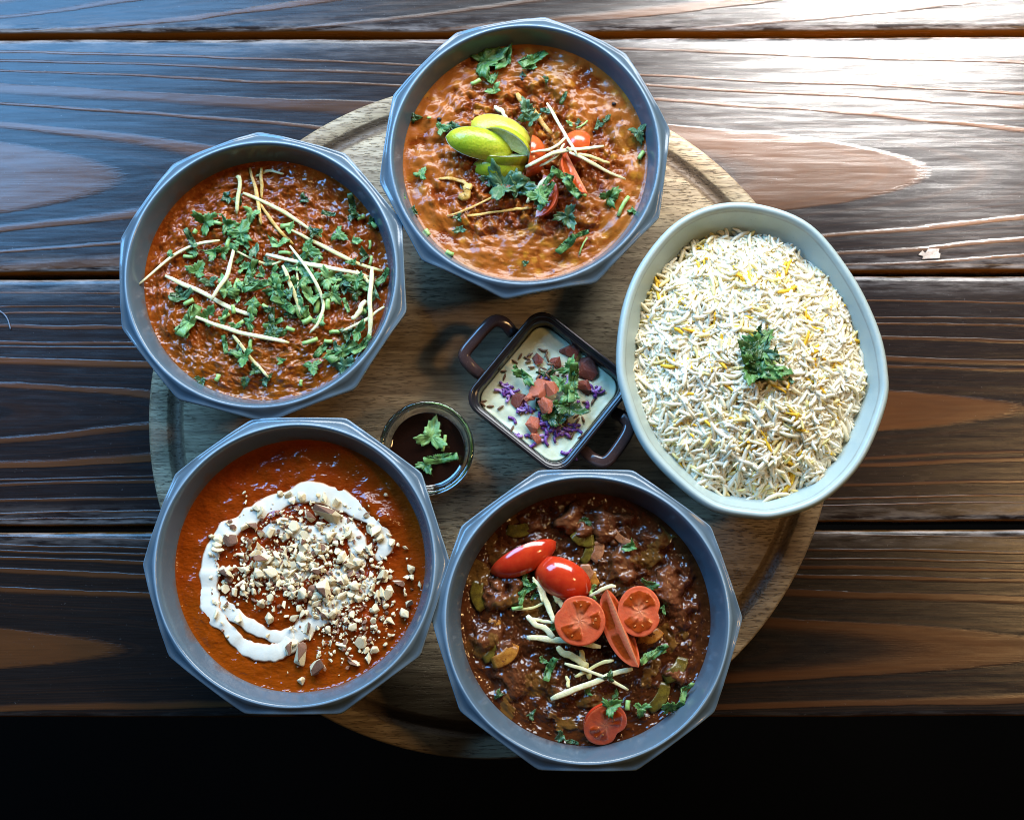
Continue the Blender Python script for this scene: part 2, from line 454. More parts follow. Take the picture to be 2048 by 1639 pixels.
# inner profile: depth below rim -> radius
INNER = [(-0.0002, 0.0773), (-0.0007, 0.0766), (-0.0018, 0.0760), (-0.005, 0.0750), (-0.010, 0.0735), (-0.0155, 0.0719), (-0.021, 0.0698), (-0.032, 0.0635), (-0.044, 0.0535), (-0.051, 0.038), (-0.0535, 0.018), (-0.054, 0.0)]
def rin(dz):
    zs = [a for a, b in INNER][::-1]; r_ = [b for a, b in INNER][::-1]
    return float(np.interp(dz, zs, r_))
def make_bowl(x, y, a0, label, stain, sc, seed):
    n = 240; th = np.arange(n) * 2 * np.pi / n + a0
    ph = (th - a0) % (np.pi / 5) - np.pi / 10
    # rounded decagon: soft maximum of the two neighbouring edge distances
    R = 0.0862; ap = R * math.cos(math.pi / 10)
    dec = ap / np.cos(ph)
    near = np.abs(np.abs(ph) - np.pi / 10)
    dec = dec - 0.0003 * np.exp(-(near / 0.015) ** 2)
    cor = sstep(0.20, 0.0, near)
    circ = np.ones(n)
    z0 = RIM
    rs = []; ins = []
    eds = []
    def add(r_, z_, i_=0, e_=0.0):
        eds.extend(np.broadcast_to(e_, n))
       
        rs.append(np.stack([x + r_ * np.cos(th), y + r_ * np.sin(th), np.broadcast_to(z_, n)], 1)); ins.extend([i_] * n)
    for dz, r_ in INNER[::-1]: add(np.maximum(r_, 1e-5) * circ, z0 + dz, 1)
    mixr = lambda f_: 0.0776 + (dec - 0.0776) * f_
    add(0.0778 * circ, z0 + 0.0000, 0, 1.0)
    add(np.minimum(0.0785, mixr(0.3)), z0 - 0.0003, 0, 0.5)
    add(mixr(0.36), z0 - 0.0013 - 0.0012 * cor)
    add(mixr(0.60), z0 - 0.0020 - 0.0022 * cor)
    add(mixr(0.80), z0 - 0.0022 - 0.0026 * cor)
    add(mixr(0.92), z0 - 0.0021 - 0.0025 * cor)
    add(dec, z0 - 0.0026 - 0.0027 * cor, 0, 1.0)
    add(dec + 0.0002, z0 - 0.0038 - 0.0028 * cor)
    for q, (zz, s_) in enumerate([(0.070, .975), (0.055, .925), (0.042, .84), (0.032, .70)]):
        w_ = (0.8, 0.6, 0.35, 0.0)[q]
        add((dec * w_ + 0.081 * (1 - w_)) * s_, zz)
    add(0.0500 * circ, 0.0265); add(0.0430 * circ, 0.0240); add(0.0420 * circ, BT + 0.0002); add(0.0385 * circ, BT + 0.0002); add(0.0375 * circ, 0.0245); add(1e-5 * circ, 0.0245)
    v, f = rings(rs)
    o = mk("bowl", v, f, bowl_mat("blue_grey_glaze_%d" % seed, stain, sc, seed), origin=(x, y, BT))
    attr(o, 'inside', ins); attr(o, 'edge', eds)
    tag(o, label, "bowl", "ten-sided blue-grey bowls on the board")
    return o
BOWLS = {'top': (-0.0041, 0.2555, 1.4341), 'left': (-0.1556, 0.1849, 1.6275), 'bl': (-0.1322, 0.0193, 1.8877), 'bot': (0.0296, -0.0105, 1.8831)}
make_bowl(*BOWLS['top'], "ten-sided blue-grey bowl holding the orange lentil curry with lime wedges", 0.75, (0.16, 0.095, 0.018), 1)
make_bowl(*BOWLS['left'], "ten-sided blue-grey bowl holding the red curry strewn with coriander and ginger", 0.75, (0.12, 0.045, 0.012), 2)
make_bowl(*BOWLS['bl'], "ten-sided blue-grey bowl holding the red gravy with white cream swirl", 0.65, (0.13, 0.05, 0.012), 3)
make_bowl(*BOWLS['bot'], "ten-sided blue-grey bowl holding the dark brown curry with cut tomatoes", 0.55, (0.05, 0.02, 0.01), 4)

# ------------------------------------------------------------------ the four curries: modelled surfaces with lumps, oil and colour fields
FOOD = {'top': RIM - 0.0150, 'left': RIM - 0.0165, 'bl': RIM - 0.0180, 'bot': RIM - 0.0200}
HF = {}
def curry_surface(key, name, height, fields, mat, label, nr=120, ns=330):
    x0, y0, _ = BOWLS[key]; zf = FOOD[key]; R = rin(zf - RIM) + 0.0006
    rr = np.linspace(0, 1, nr) ** 0.75 * R
    th = np.arange(ns) * 2 * np.pi / ns
    A, B = np.meshgrid(rr, th, indexing='ij')
    X = A * np.cos(B); Y = A * np.sin(B)
    def h(X, Y):
        r = np.hypot(X, Y) / R
        return zf + height(X, Y) * sstep(1.0, 0.90, r) + 0.0007 * sstep(0.965, 1.0, r)
    HF[key] = lambda x, y: float(h(np.array([x - x0]), np.array([y - y0]))[0])
    Zh = h(X, Y)
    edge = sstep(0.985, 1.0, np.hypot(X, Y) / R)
    v = np.stack([X + x0, Y + y0, Zh], -1).reshape(-1, 3)
    f = grid_faces(nr, ns, True)
    sk = np.stack([x0 + rin(zf - 0.006 - RIM) * np.cos(th), y0 + rin(zf - 0.006 - RIM) * np.sin(th), np.full(ns, zf - 0.006)], 1)
    k = (nr - 1) * ns; m0 = len(v)
    v = np.concatenate([v, sk])
    f += [(k + j, k + (j + 1) % ns, m0 + (j + 1) % ns, m0 + j) for j in range(ns)]
    o = mk(name, v, f, mat, origin=(x0, y0, zf), fix=False)
    for nm, fn in fields.items():
        a = fn(X, Y, Zh - zf).reshape(-1)
        attr(o, nm, np.concatenate([a, a[-ns:]]))
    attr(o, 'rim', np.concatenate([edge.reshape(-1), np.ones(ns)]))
    tag(o, label, "curry")
    return o

def px_off(key, zx, zy, Z):
    """offset from the bowl centre of a point read off the photograph at food level"""
    p = P(*Z(zx, zy), FOOD[key]); return p[0] - BOWLS[key][0], p[1] - BOWLS[key][1]

rng = np.random.RandomState(3)
# --- lentil curry
lp = rng.uniform(-0.07, 0.07, (420, 2)); lpr = rng.uniform(0.4, 1.0, 420)
def h_top(X, Y):
    r = np.hypot(X, Y - 0.0) / 0.07
    rough = sstep(1.02, 0.45, r + 0.28 * fbm(X, Y, 0.03, 2, 5))
    d, i = worley(X + 0.002 * fbm(X, Y, 0.006, 2, 8), Y + 0.002 * fbm(X, Y, 0.006, 2, 9), lp)
    lum = np.sqrt(np.clip(1 - (d / 0.0031) ** 2, 0, 1)) * lpr[i]
    return 0.0020 * fbm(X, Y, 0.022, 3, 1) + rough * (0.0024 * lum + 0.0022 * fbm(X, Y, 0.006, 4, 2)) + (1 - rough) * 0.0008 * fbm(X, Y * 1.6, 0.010, 3, 4)
def f_red(X, Y, Zh):
    r = np.hypot(X, Y) / 0.07
    return np.clip(sstep(0.95, 0.35, r + 0.5 * fbm(X, Y, 0.028, 3, 5)) * 0.85 + 0.75 * fbm(X, Y, 0.009, 4, 6) - 170 * Zh, 0, 1)
def f_yel(X, Y, Zh):
    d, i = worley(X, Y, lp)
    return np.clip(sstep(0.0030, 0.0012, d) * (lpr[i] > 0.74) * sstep(-0.3, 0.3, fbm(X, Y, 0.02, 2, 11)), 0, 1)
t = NT("lentil_curry"); v = t.coord()
c = t.mix(t.noise(v, 90, 4, 0.6), (0.24, 0.056, 0.006), (0.39, 0.115, 0.016))
c = t.mix(t.ramp(t.noise(t.coord(loc=(1, 0, 0)), 35, 3), [(0.5, 0), (0.65, .75)]), c, (0.22, 0.078, 0.009))
c = t.mix(t.ramp(t.attr('red'), [(0.12, 0), (0.75, 0.95)]), c, t.mix(t.noise(v, 240, 3), (0.10, 0.013, 0.002), (0.22, 0.042, 0.005)))
c = t.mix(t.math('MULTIPLY', t.attr('yel'), 0.75), c, (0.44, 0.17, 0.016))
c = t.mix(t.ramp(t.noise(t.coord(loc=(0, 3, 0)), 420, 2, 0.6), [(0.71, 0), (0.75, 0.9)]), c, (0.05, 0.02, 0.01))
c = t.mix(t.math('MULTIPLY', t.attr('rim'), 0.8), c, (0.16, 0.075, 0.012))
M_top = t.out(c, t.math('SUBTRACT', 0.27, t.math('MULTIPLY', t.attr('red'), 0.17)), t.bump(t.math('MULTIPLY', t.math('ADD', t.noise(v, 300, 1.3, 0.5), t.math('MULTIPLY', t.noise(t.coord((1, 1.8, 1)), 620, 0.5), 0.3)), t.math('MULTIPLY_ADD', t.attr('red'), 0.75, 0.22)), 0.0008, 1.0), 0.40, 0)
curry_surface('top', "lentil_curry", h_top, {'red': f_red, 'yel': f_yel}, M_top, "chunky orange lentil curry under lime wedges and tomato, in the bowl farthest away")

# --- red curry with coriander
def h_left(X, Y):
    return 0.0022 * fbm(X, Y, 0.026, 2, 21) + 0.0017 * fbm(X, Y, 0.007, 3, 22) + 0.0012 * np.abs(fbm(X, Y, 0.0034, 2, 23))
t = NT("red_curry"); v = t.coord()
c = t.mix(t.ramp(t.noise(v, 60, 4, 0.6), [(0.35, 0), (0.65, 1)]), (0.160, 0.026, 0.0028), (0.250, 0.052, 0.005))
c = t.mix(t.ramp(t.attr('oil'), [(0.2, 0), (0.8, 0.8)]), c, (0.17, 0.046, 0.002))
c = t.mix(t.ramp(t.noise(v, 480, 4, 0.7), [(0.52, 0), (0.66, 0.6)]), c, (0.36, 0.105, 0.018))
c = t.mix(t.ramp(t.noise(t.coord(loc=(5, 0, 0)), 260, 2, 0.6), [(0.70, 0), (0.76, 0.8)]), c, (0.04, 0.014, 0.008))
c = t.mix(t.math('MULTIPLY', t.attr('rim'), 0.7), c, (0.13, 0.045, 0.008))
M_left = t.out(c, t.math('SUBTRACT', 0.15, t.math('MULTIPLY', t.attr('wet'), 0.09)), t.bump(t.math('ADD', t.math('MULTIPLY', t.noise(v, 400, 1.2, 0.5), t.ramp(t.noise(t.coord(loc=(7, 0, 0)), 75, 2), [(0.38, 0.15), (0.62, 1)])), t.math('MULTIPLY', t.noise(v, 150, 1), 1.5)), 0.00075, 1.0), 0.40, 0)
curry_surface('left', "red_curry", h_left, {'oil': lambda X, Y, Z: np.clip(-Y / 0.07 * 0.9 + 0.35 * fbm(X, Y, 0.02, 2, 25), 0, 1),
              'wet': lambda X, Y, Z: np.clip(Y / 0.05 + 0.5 * fbm(X, Y, 0.015, 3, 26) - 350 * Z, 0, 1)}, M_left,
              "grainy red-brown curry strewn with ginger strips and chopped coriander")

# --- tomato gravy under cream
bumps = [px_off('bl', *q, Z3) for q in ((1350, 560), (1250, 470), (900, 230), (1000, 350), (760, 560), (1300, 1120))]
def h_bl(X, Y):
    s = 0.0014 * fbm(X, Y, 0.03, 3, 31) + 0.00045 * fbm(X, Y, 0.006, 4, 32)
    for (a, b), (hh, w_) in zip(bumps, ((0.0040, .0075), (0.0028, .006), (0.0022, .003), (0.0014, .009), (0.002, .006), (0.0014, .008))):
        s = s + hh * np.exp(-((X - a) ** 2 + (Y - b) ** 2) / w_ ** 2)
    return s
t = NT("tomato_gravy"); v = t.coord()
c = t.mix(t.ramp(t.noise(v, 55, 4, 0.6), [(0.3, 0), (0.7, 1)]), (0.165, 0.015, 0.0015), (0.225, 0.027, 0.002))
c = t.mix(t.ramp(t.attr('oil'), [(0.1, 0), (0.9, 0.85)]), c, (0.205, 0.037, 0.0015))
c = t.mix(t.ramp(t.noise(v, 560, 4, 0.7), [(0.56, 0), (0.70, 0.45)]), c, (0.29, 0.062, 0.014))
c = t.mix(t.ramp(t.noise(t.coord(loc=(2, 0, 0)), 120, 3, 0.6), [(0.66, 0), (0.76, 0.55)]), c, (0.07, 0.018, 0.006))
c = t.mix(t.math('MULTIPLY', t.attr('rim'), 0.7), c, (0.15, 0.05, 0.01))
M_bl = t.out(c, t.math('SUBTRACT', 0.15, t.math('MULTIPLY', t.attr('oil'), 0.06)), t.bump(t.math('ADD', t.noise(t.coord((1, 1.5, 1)), 380, 1.2, 0.5), t.math('MULTIPLY', t.noise(v, 150, 1), 0.8)), 0.0006, 0.8), 0.45, 0)
curry_surface('bl', "tomato_gravy", h_bl, {'oil': lambda X, Y, Z: np.clip(np.maximum(-Y - 0.4 * X, np.hypot(X, Y) * .8 - .02) / 0.06 + 0.3 * fbm(X, Y, 0.02, 2, 35), 0, 1)}, M_bl,
              "smooth orange-red tomato gravy under a cream swirl and chopped nuts")

# --- dark chunky curry
cp = rng.uniform(-0.07, 0.07, (130, 2)); cph = rng.uniform(0.25, 1.0, 130); cpr = rng.uniform(0.006, 0.0105, 130)
big = [(px_off('bot', x, y, Z4), r_, h_) for x, y, r_, h_ in ((780, 280, .0105, .007), (960, 330, .012, .006), (1050, 520, .012, .006), (1300, 640, .013, .006), (400, 690, .011, .006), (1340, 780, .009, .004),
       (430, 1010, .010, .005), (480, 1120, .012, .004), (700, 1150, .010, .003), (1330, 1150, .009, .005), (330, 900, .010, .004), (1200, 420, .011, .004), (560, 330, .010, .004), (1130, 900, .012, .003))]
def h_bot(X, Y):
    wx = X + 0.0065 * fbm(X, Y, 0.013, 3, 41); wy = Y + 0.0065 * fbm(X, Y, 0.013, 3, 42)
    d, i = worley(wx, wy, cp)
    s = 0.0020 * cph[i] * np.clip(1 - (d / cpr[i]) ** 2, 0, 1) ** 0.7 - 0.0012
    for (a, b), r_, h_ in big:
        s = np.maximum(s, h_ * np.clip(1 - ((wx - a) ** 2 + (wy - b) ** 2) / r_ ** 2, 0, 1) ** 0.6 - 0.0012)
    return s + 0.0014 * fbm(X, Y, 0.010, 4, 43) + 0.0005 * np.abs(fbm(X, Y, 0.0024, 3, 44))
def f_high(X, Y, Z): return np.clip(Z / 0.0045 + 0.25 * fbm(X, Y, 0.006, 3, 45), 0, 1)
def f_tint(X, Y, Z):
    d, i = worley(X + 0.0065 * fbm(X, Y, 0.013, 3, 41), Y + 0.0065 * fbm(X, Y, 0.013, 3, 42), cp); return cph[i]
t = NT("dark_curry"); v = t.coord()
c = t.mix(t.ramp(t.noise(v, 90, 4, 0.6), [(0.3, 0), (0.7, 1)]), (0.032, 0.0078, 0.0025), (0.075, 0.019, 0.0045))
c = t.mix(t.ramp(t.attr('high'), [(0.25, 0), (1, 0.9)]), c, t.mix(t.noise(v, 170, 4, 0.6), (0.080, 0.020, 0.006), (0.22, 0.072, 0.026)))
c = t.mix(t.ramp(t.attr('tint'), [(0.78, 0), (0.84, 0.5)]), c, (0.16, 0.075, 0.014))
c = t.mix(t.ramp(t.noise(t.coord(loc=(3, 0, 0)), 330, 3, 0.6), [(0.62, 0), (0.72, 0.6)]), c, (0.26, 0.095, 0.035))
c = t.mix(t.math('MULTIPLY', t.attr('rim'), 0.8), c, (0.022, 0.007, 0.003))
M_bot = t.out(c, t.math('ADD', 0.05, t.math('MULTIPLY', t.attr('high'), 0.10)), t.bump(t.math('ADD', t.math('MULTIPLY', t.noise(v, 340, 1.3, 0.5), t.ramp(t.noise(t.coord(loc=(7, 0, 0)), 65, 2), [(0.38, 0.12), (0.62, 1)])), t.math('MULTIPLY', t.noise(v, 140, 1), 1.3)), 0.0011, 1.0), 0.45)
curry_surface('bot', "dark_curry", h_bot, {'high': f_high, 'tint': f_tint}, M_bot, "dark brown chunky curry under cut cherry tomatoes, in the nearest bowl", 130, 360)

# ------------------------------------------------------------------ oval stoneware bowl and the rice
RZ = 0.083
ov = [(530, 45), (760, 50), (1000, 150), (1200, 390), (1330, 650), (1380, 870), (1370, 1050), (1250, 1330), (1060, 1520), (850, 1600), (700, 1605), (500, 1560), (300, 1410), (150, 1230), (60, 1000), (30, 820), (60, 560), (150, 340), (320, 140)]
OUT = spline([P(*Z5(*q), RZ - 0.003) for q in ov], 192, True)
OC = OUT.mean(0); OC[2] = 0
def oring(s, z, shift=(0, 0)):
    r_ = (OUT - OC) * s + OC; r_ = r_ + np.array([shift[0], shift[1], 0]); r_[:, 2] = z; return r_
def oring_in(d, z):
    q = OUT - OC; q[:, 2] = 0; L = np.linalg.norm(q, axis=1, keepdims=True); r_ = q * (1 - d / L) + OC; r_[:, 2] = z; return r_
t = NT("sage_glaze"); v = t.coord()
n = t.noise(v, 45, 4, 0.6)
c = t.mix(n, (0.30, 0.375, 0.345), (0.40, 0.465, 0.430))
c = t.mix(t.ramp(t.noise(v, 1100, 2, 0.6), [(0.66, 0), (0.74, 0.5)]), c, (0.20, 0.24, 0.22))
rimn = t.math('ADD', t.attr('rimline'), t.math('MULTIPLY', t.math('SUBTRACT', t.noise(t.coord((1, 1, 1)), 110, 4, 0.7), 0.5), 0.9))
c = t.mix(t.ramp(rimn, [(0.5, 0), (0.95, 0.5)]), c, (0.17, 0.165, 0.14))
SAGE = t.out(c, t.math('MULTIPLY_ADD', n, 0.15, 0.24), t.bump(t.noise(v, 300, 3), 0.00012, 0.5), 0.55)
rs = []; rl = []
def addr(r_, l_=0): rs.append(r_); rl.extend([l_] * len(r_))
addr(oring(1e-4, RZ - 0.046)); addr(oring(0.35, RZ - 0.045)); addr(oring(0.55, RZ - 0.041))
for d, z in ((0.0270, 0.034), (0.0180, 0.026), (0.0115, 0.016), (0.0078, 0.008), (0.0062, 0.0042)): addr(oring_in(d, RZ - z))
addr(oring_in(0.0056, RZ - 0.0030), 1.0); addr(oring_in(0.0050, RZ - 0.0020), 0.5); addr(oring_in(0.0040, RZ - 0.0007)); addr(oring_in(0.0028, RZ - 0.0001)); addr(oring_in(0.0014, RZ - 0.0006))
addr(oring_in(0.0003, RZ - 0.0022), 0.2); addr(oring_in(0.0, RZ - 0.0042), 1.0); addr(oring_in(0.0006, RZ - 0.0065), 0.3); addr(oring_in(0.003, RZ - 0.016)); addr(oring_in(0.008, RZ - 0.03)); addr(oring_in(0.018, RZ - 0.045))
addr(oring(0.60, 0.0285)); addr(oring(0.5, BT + 0.0035)); addr(oring(0.485, BT + 0.0003)); addr(oring(0.44, BT + 0.0003)); addr(oring(0.43, BT + 0.003)); addr(oring(1e-4, BT + 0.003))
v, f = rings(rs)
ob = mk("oval_bowl", v, f, SAGE, origin=(OC[0], OC[1], BT))
attr(ob, 'rimline', rl)
tag(ob, "oval sage green stoneware bowl heaped with white and yellow rice", "bowl")

mo = [(600, 190), (740, 180), (870, 240), (1000, 330), (1130, 420), (1200, 560), (1250, 700), (1280, 880), (1290, 950), (1240, 1090), (1190, 1200), (1060, 1400), (950, 1450), (850, 1500), (700, 1500), (500, 1450), (400, 1380), (250, 1230), (170, 1050), (130, 850), (160, 620), (230, 420), (370, 280), (470, 210)]
RL = RZ - 0.014
MO = spline([P(*Z5(*q), RL) for q in mo], 144, True)
MC = MO.mean(0)
mang = np.unwrap(np.arctan2(MO[:, 1] - MC[1], MO[:, 0] - MC[0])); mrad = np.hypot(MO[:, 0] - MC[0], MO[:, 1] - MC[1])
_o = np.argsort(np.mod(mang, 2 * np.pi)); _ma = np.mod(mang, 2 * np.pi)[_o]; _mr = mrad[_o]
def mound_r(a): return np.interp(np.mod(a, 2 * np.pi), np.r_[_ma[-1] - 2 * np.pi, _ma, _ma[0] + 2 * np.pi], np.r_[_mr[-1], _mr, _mr[0]])
def mound_z(x, y):
    q = np.hypot(x - MC[0], y - MC[1]) / mound_r(np.arctan2(y - MC[1], x - MC[0]))
    return RL - 0.004 + 0.020 * (1 - np.clip(q, 0, 1) ** 2.3) + 0.0022 * fbm(np.asarray(x), np.asarray(y), 0.02, 3, 51)
def rice_mat(name, a, b):
    t = NT(name); v = t.coord()
    col = t.mix(t.noise(v, 260, 2), a, b)
    m_ = t.out(col, 0.42, None, 0.3)
    tr = t.n('ShaderNodeBsdfTranslucent'); t.put(tr.inputs[0], t.mix(0.5, a, tuple(c ** 1.2 for c in a)))
    ms = t.n('ShaderNodeMixShader'); ms.inputs[0].default_value = 0.34
    t.t.links.new(t.b.outputs[0], ms.inputs[1]); t.t.links.new(tr.outputs[0], ms.inputs[2])
    t.t.links.new(ms.outputs[0], t.t.nodes['Material Output'].inputs[0])
    return m_
RM = [rice_mat("rice_white", (0.97, 0.91, 0.72), (0.985, 0.95, 0.80)), rice_mat("rice_cream", (0.96, 0.87, 0.60), (0.97, 0.90, 0.68)), rice_mat("rice_pale_yellow", (0.94, 0.80, 0.30), (0.95, 0.85, 0.45)), rice_mat("rice_saffron", (0.92, 0.58, 0.03), (0.93, 0.68, 0.08))]
def grain_geo(L, wd, bend, seed):
    u = np.array([-1, -.88, -.55, 0, .55, .88, 1.0])
    path = np.stack([u * L / 2, bend * L * (u ** 2 - 0.4), 0.05 * L * np.sin(2 * u + seed)], 1)
    w = wd * np.array([.34, .74, .97, 1.0, .95, .70, .32])
    return sweep(path, w, w * 0.9, 6, 2.0)
rg = np.random.RandomState(11)
rice = thing("rice", "mound of white and saffron yellow rice grains in the oval bowl", "rice", (MC[0], MC[1], RL))
# core of the mound, well under the loose grains
rs = []
for q in np.linspace(1e-4, 0.985, 26):
    a = np.arange(96) * 2 * np.pi / 96; r_ = q * mound_r(a)
    x, y = MC[0] + r_ * np.cos(a), MC[1] + r_ * np.sin(a)
    rs.append(np.stack([x, y, mound_z(x, y) - 0.0014], 1))
a = np.arange(96) * 2 * np.pi / 96; r_ = 0.98 * mound_r(a)
rs.append(np.stack([MC[0] + r_ * np.cos(a), MC[1] + r_ * np.sin(a), np.full(96, RL - 0.018)], 1))
v, f = rings(rs)
core = mk("rice_bed", v, f, organic("rice_bed", (0.80, 0.66, 0.36), (0.88, 0.76, 0.48), 0.003, 0.5, 0.0008, 0.0025, 0.2), parent=rice)
core['kind'] = 'stuff'
geos = [grain_geo(0.0156 * s, 0.0024 * w, b, i) for i, (s, w, b) in enumerate([(1, 1, .03), (0.92, 1.05, .12), (1.1, .95, .20), (0.85, 1, .06), (1.05, .9, -.12), (0.8, 1.05, .26), (1.15, .92, .09), (0.5, 1.1, .03)])]
gm = {}
for gi, (v, f) in enumerate(geos):
    for mi, mm in enumerate(RM):
        me = mesh_of("rice_grain", v, f); me.materials.append(mm); gm[gi, mi] = me
SV = []; SF = []; SI = []; so = 0
NG = 5400; single = 0
for g in range(NG):
    a = rg.uniform(0, 2 * np.pi); q = math.sqrt(rg.uniform(0, 1)) * 0.995
    top = g >= NG - 560
    if top: q = math.sqrt(rg.uniform(0, 1)) * 0.99
    r_ = q * mound_r(a); x, y = MC[0] + r_ * math.cos(a), MC[1] + r_ * math.sin(a)
    zc = float(mound_z(np.array([x]), np.array([y]))[0])
    e = 0.001
    gx = (float(mound_z(np.array([x + e]), np.array([y]))[0]) - zc) / e; gy = (float(mound_z(np.array([x]), np.array([y + e]))[0]) - zc) / e
    yaw = 2.6 * fbm(np.array([x]), np.array([y]), 0.016, 2, 63)[0] * 2 + rg.normal(0, 0.75); slope = gx * math.cos(yaw) + gy * math.sin(yaw)
    pitch = -math.atan(slope) + rg.normal(0, 0.22)
    R_ = rotm(yaw, pitch, rg.uniform(-1.2, 1.2))
    z = zc + (rg.uniform(-0.0014, 0.0012) if not top else rg.uniform(0.0008, 0.0026))
    yl = fbm(np.array([x]), np.array([y]), 0.012, 2, 61)[0]
    p = rg.rand() * 0.9 + 0.75 * yl
    if yl < -0.05 and top: p -= 0.12
    mi = 3 if p > 1.02 else 2 if p > 0.84 else 1 if p > 0.48 else 0
    gi = rg.randint(len(geos)); sc = rg.uniform(0.62, 1.15)
    if mi == 3: sc *= 0.85
    if top and single < 300 and g % 2 == 0:
        o = bpy.data.objects.new("rice_grain", gm[gi, mi])
        M4 = Matrix(R_.tolist()).to_4x4(); M4 = Matrix.Translation(Vector((x - MC[0], y - MC[1], z - RL))) @ M4 @ Matrix.Scale(sc, 4)
        link(o, rice); o.matrix_local = M4; single += 1
    else:
        v, f = geos[gi]
        SV.append(v @ R_.T * sc + np.array([x, y, z])); SF += [tuple(i + so for i in q_) for q_ in f]; SI += [mi] * len(f); so += len(v)
st = mk("rice_grains", np.concatenate(SV), SF, RM, parent=rice, idx=SI, fix=False)
st['kind'] = 'stuff'

# ------------------------------------------------------------------ garnish builders
LEAF = organic("coriander_leaf", (0.055, 0.150, 0.036), (0.095, 0.215, 0.055), 0.003, 0.38, 0.00025, 0.0010, 0.15, 0.001, (.4, 1, .3))
LEAF_D = organic("coriander_wet", (0.020, 0.055, 0.016), (0.048, 0.105, 0.030), 0.0025, 0.22, 0.0003, 0.0012, 0)
LEAF_P = organic("coriander_pale", (0.120, 0.250, 0.075), (0.185, 0.330, 0.100), 0.003, 0.40, 0.00025, 0.0010, 0.15, 0.001, (.4, 1, .3))
LEAF_G = organic("coriander_grey", (0.046, 0.110, 0.048), (0.085, 0.170, 0.075), 0.0022, 0.30, 0.0003, 0.0012, 0)
STEM = organic("coriander_stem", (0.20, 0.38, 0.085), (0.36, 0.50, 0.17), 0.002, 0.35, 0.0001, 0.0006, 0.2)
GINGER = organic("ginger", (0.54, 0.47, 0.18), (0.66, 0.60, 0.30), 0.004, 0.36, 0.0003, 0.0010, 0.25, 0.0015, (1, .8, .4))
GINGER_W = organic("ginger_white", (0.63, 0.57, 0.28), (0.73, 0.68, 0.42), 0.004, 0.36, 0.0003, 0.0010, 0.25, 0.0015, (1, .8, .4))
GINGER_S = organic("ginger_stained", (0.50, 0.24, 0.035), (0.62, 0.40, 0.10), 0.003, 0.32, 0.0004, 0.0010, 0.2, 0.0015, (1, .6, .2))
SKINM = organic("tomato_skin", (0.42, 0.020, 0.006), (0.52, 0.042, 0.010), 0.008, 0.14, 0.00003, 0.002, 0.12, 0.002, (1, .2, .1), 0.5, 0.4)
SKINO = organic("tomato_skin_orange", (0.50, 0.060, 0.012), (0.60, 0.110, 0.022), 0.006, 0.2, 0.00008, 0.002, 0.15, 0.002, (1, .25, .1), 0.5, 0.3)
t = NT("tomato_flesh"); v = t.coord()
c = t.mix(t.noise(v, 320, 3), (0.54, 0.075, 0.028), (0.66, 0.140, 0.055))
c = t.mix(t.ramp(t.attr('gel'), [(0.25, 0), (0.7, 1)]), c, t.mix(t.noise(v, 500, 3), (0.22, 0.022, 0.003), (0.38, 0.062, 0.008)))
c = t.mix(t.attr('core'), c, (0.72, 0.28, 0.13))
FLESH = t.out(c, t.math('SUBTRACT', 0.22, t.math('MULTIPLY', t.attr('gel'), 0.18)), t.bump(t.noise(v, 500, 2), 0.0004, 0.6), 0.5, 0.4, (1, .3, .15), 0.003)
SEED = organic("tomato_seed", (0.42, 0.11, 0.02), (0.52, 0.19, 0.045), 0.002, 0.12, 0, 0.001, 0.2)
t = NT("lime_peel"); v = t.coord()
c = t.mix(t.ramp(t.noise(v, 70, 3), [(0.35, 0), (0.65, 1)]), (0.30, 0.38, 0.014), (0.46, 0.47, 0.030))
c = t.mix(t.ramp(t.noise(v, 900, 2), [(0.5, 0), (0.68, .6)]), c, (0.20, 0.30, 0.010))
LIME = t.out(c, 0.30, t.bump(t.noise(v, 480, 1), 0.00035, 0.7), 0.5, 0.12, (.7, 1, .2), 0.002)
LIMEY = organic("lime_peel_yellow", (0.48, 0.44, 0.030), (0.58, 0.54, 0.070), 0.006, 0.3, 0.0002, 0.0012, 0.12)
PULP = organic("lime_pulp", (0.42, 0.44, 0.14), (0.60, 0.60, 0.28), 0.0016, 0.22, 0.0005, 0.0012, 0.3)
PITH = organic("lime_pith", (0.78, 0.78, 0.62), (0.84, 0.84, 0.72), 0.003, 0.5, 0.0001, 0.001, 0.2)

lr = random.Random(5)
def leaf_outline(kind, rnd, n=72):
    if kind == 'strip':
        L = 0.5; w = rnd.uniform(0.10, 0.15); pts = []
        for i in range(n):
            s = i / n * 2
            if s < 1:
                x = -L + 2 * L * s; y = w * (0.7 + 0.5 * math.sin(s * 3.1)) + (0.035 * (i % 2))
            else:
                x = L - 2 * L * (s - 1); y = -w * (0.7 + 0.35 * math.sin((s - 1) * 2.6))
            pts.append((x, y))
        return np.array(pts)
    pts = []
    ph = rnd.uniform(-.3, .3)
    for i in range(n):
        a = 2 * math.pi * i / n - math.pi
        env = max(math.cos(a / 2), 0.03) ** 0.42
        lobe = 0.74 + 0.26 * math.cos(3.1 * a + ph) + 0.07 * math.cos(7.3 * a + 2 * ph)
        tooth = 1 + 0.26 * abs(((a * 9 / math.pi + ph) % 1) * 2 - 1) - 0.13 + rnd.uniform(-.03, .03)
        r_ = 0.52 * env * lobe * tooth
        pts.append((r_ * math.sin(a), r_ * math.cos(a)))
    p = np.array(pts)
    if kind == 'cut':
        for _ in range(rnd.choice((1, 2, 2))):
            a = rnd.uniform(0, 2 * math.pi); nrm = np.array([math.cos(a), math.sin(a)]); d = rnd.uniform(0.10, 0.24)
            s = p @ nrm; k = s > d
            p[k] -= np.outer(s[k] - d, nrm)
    return p
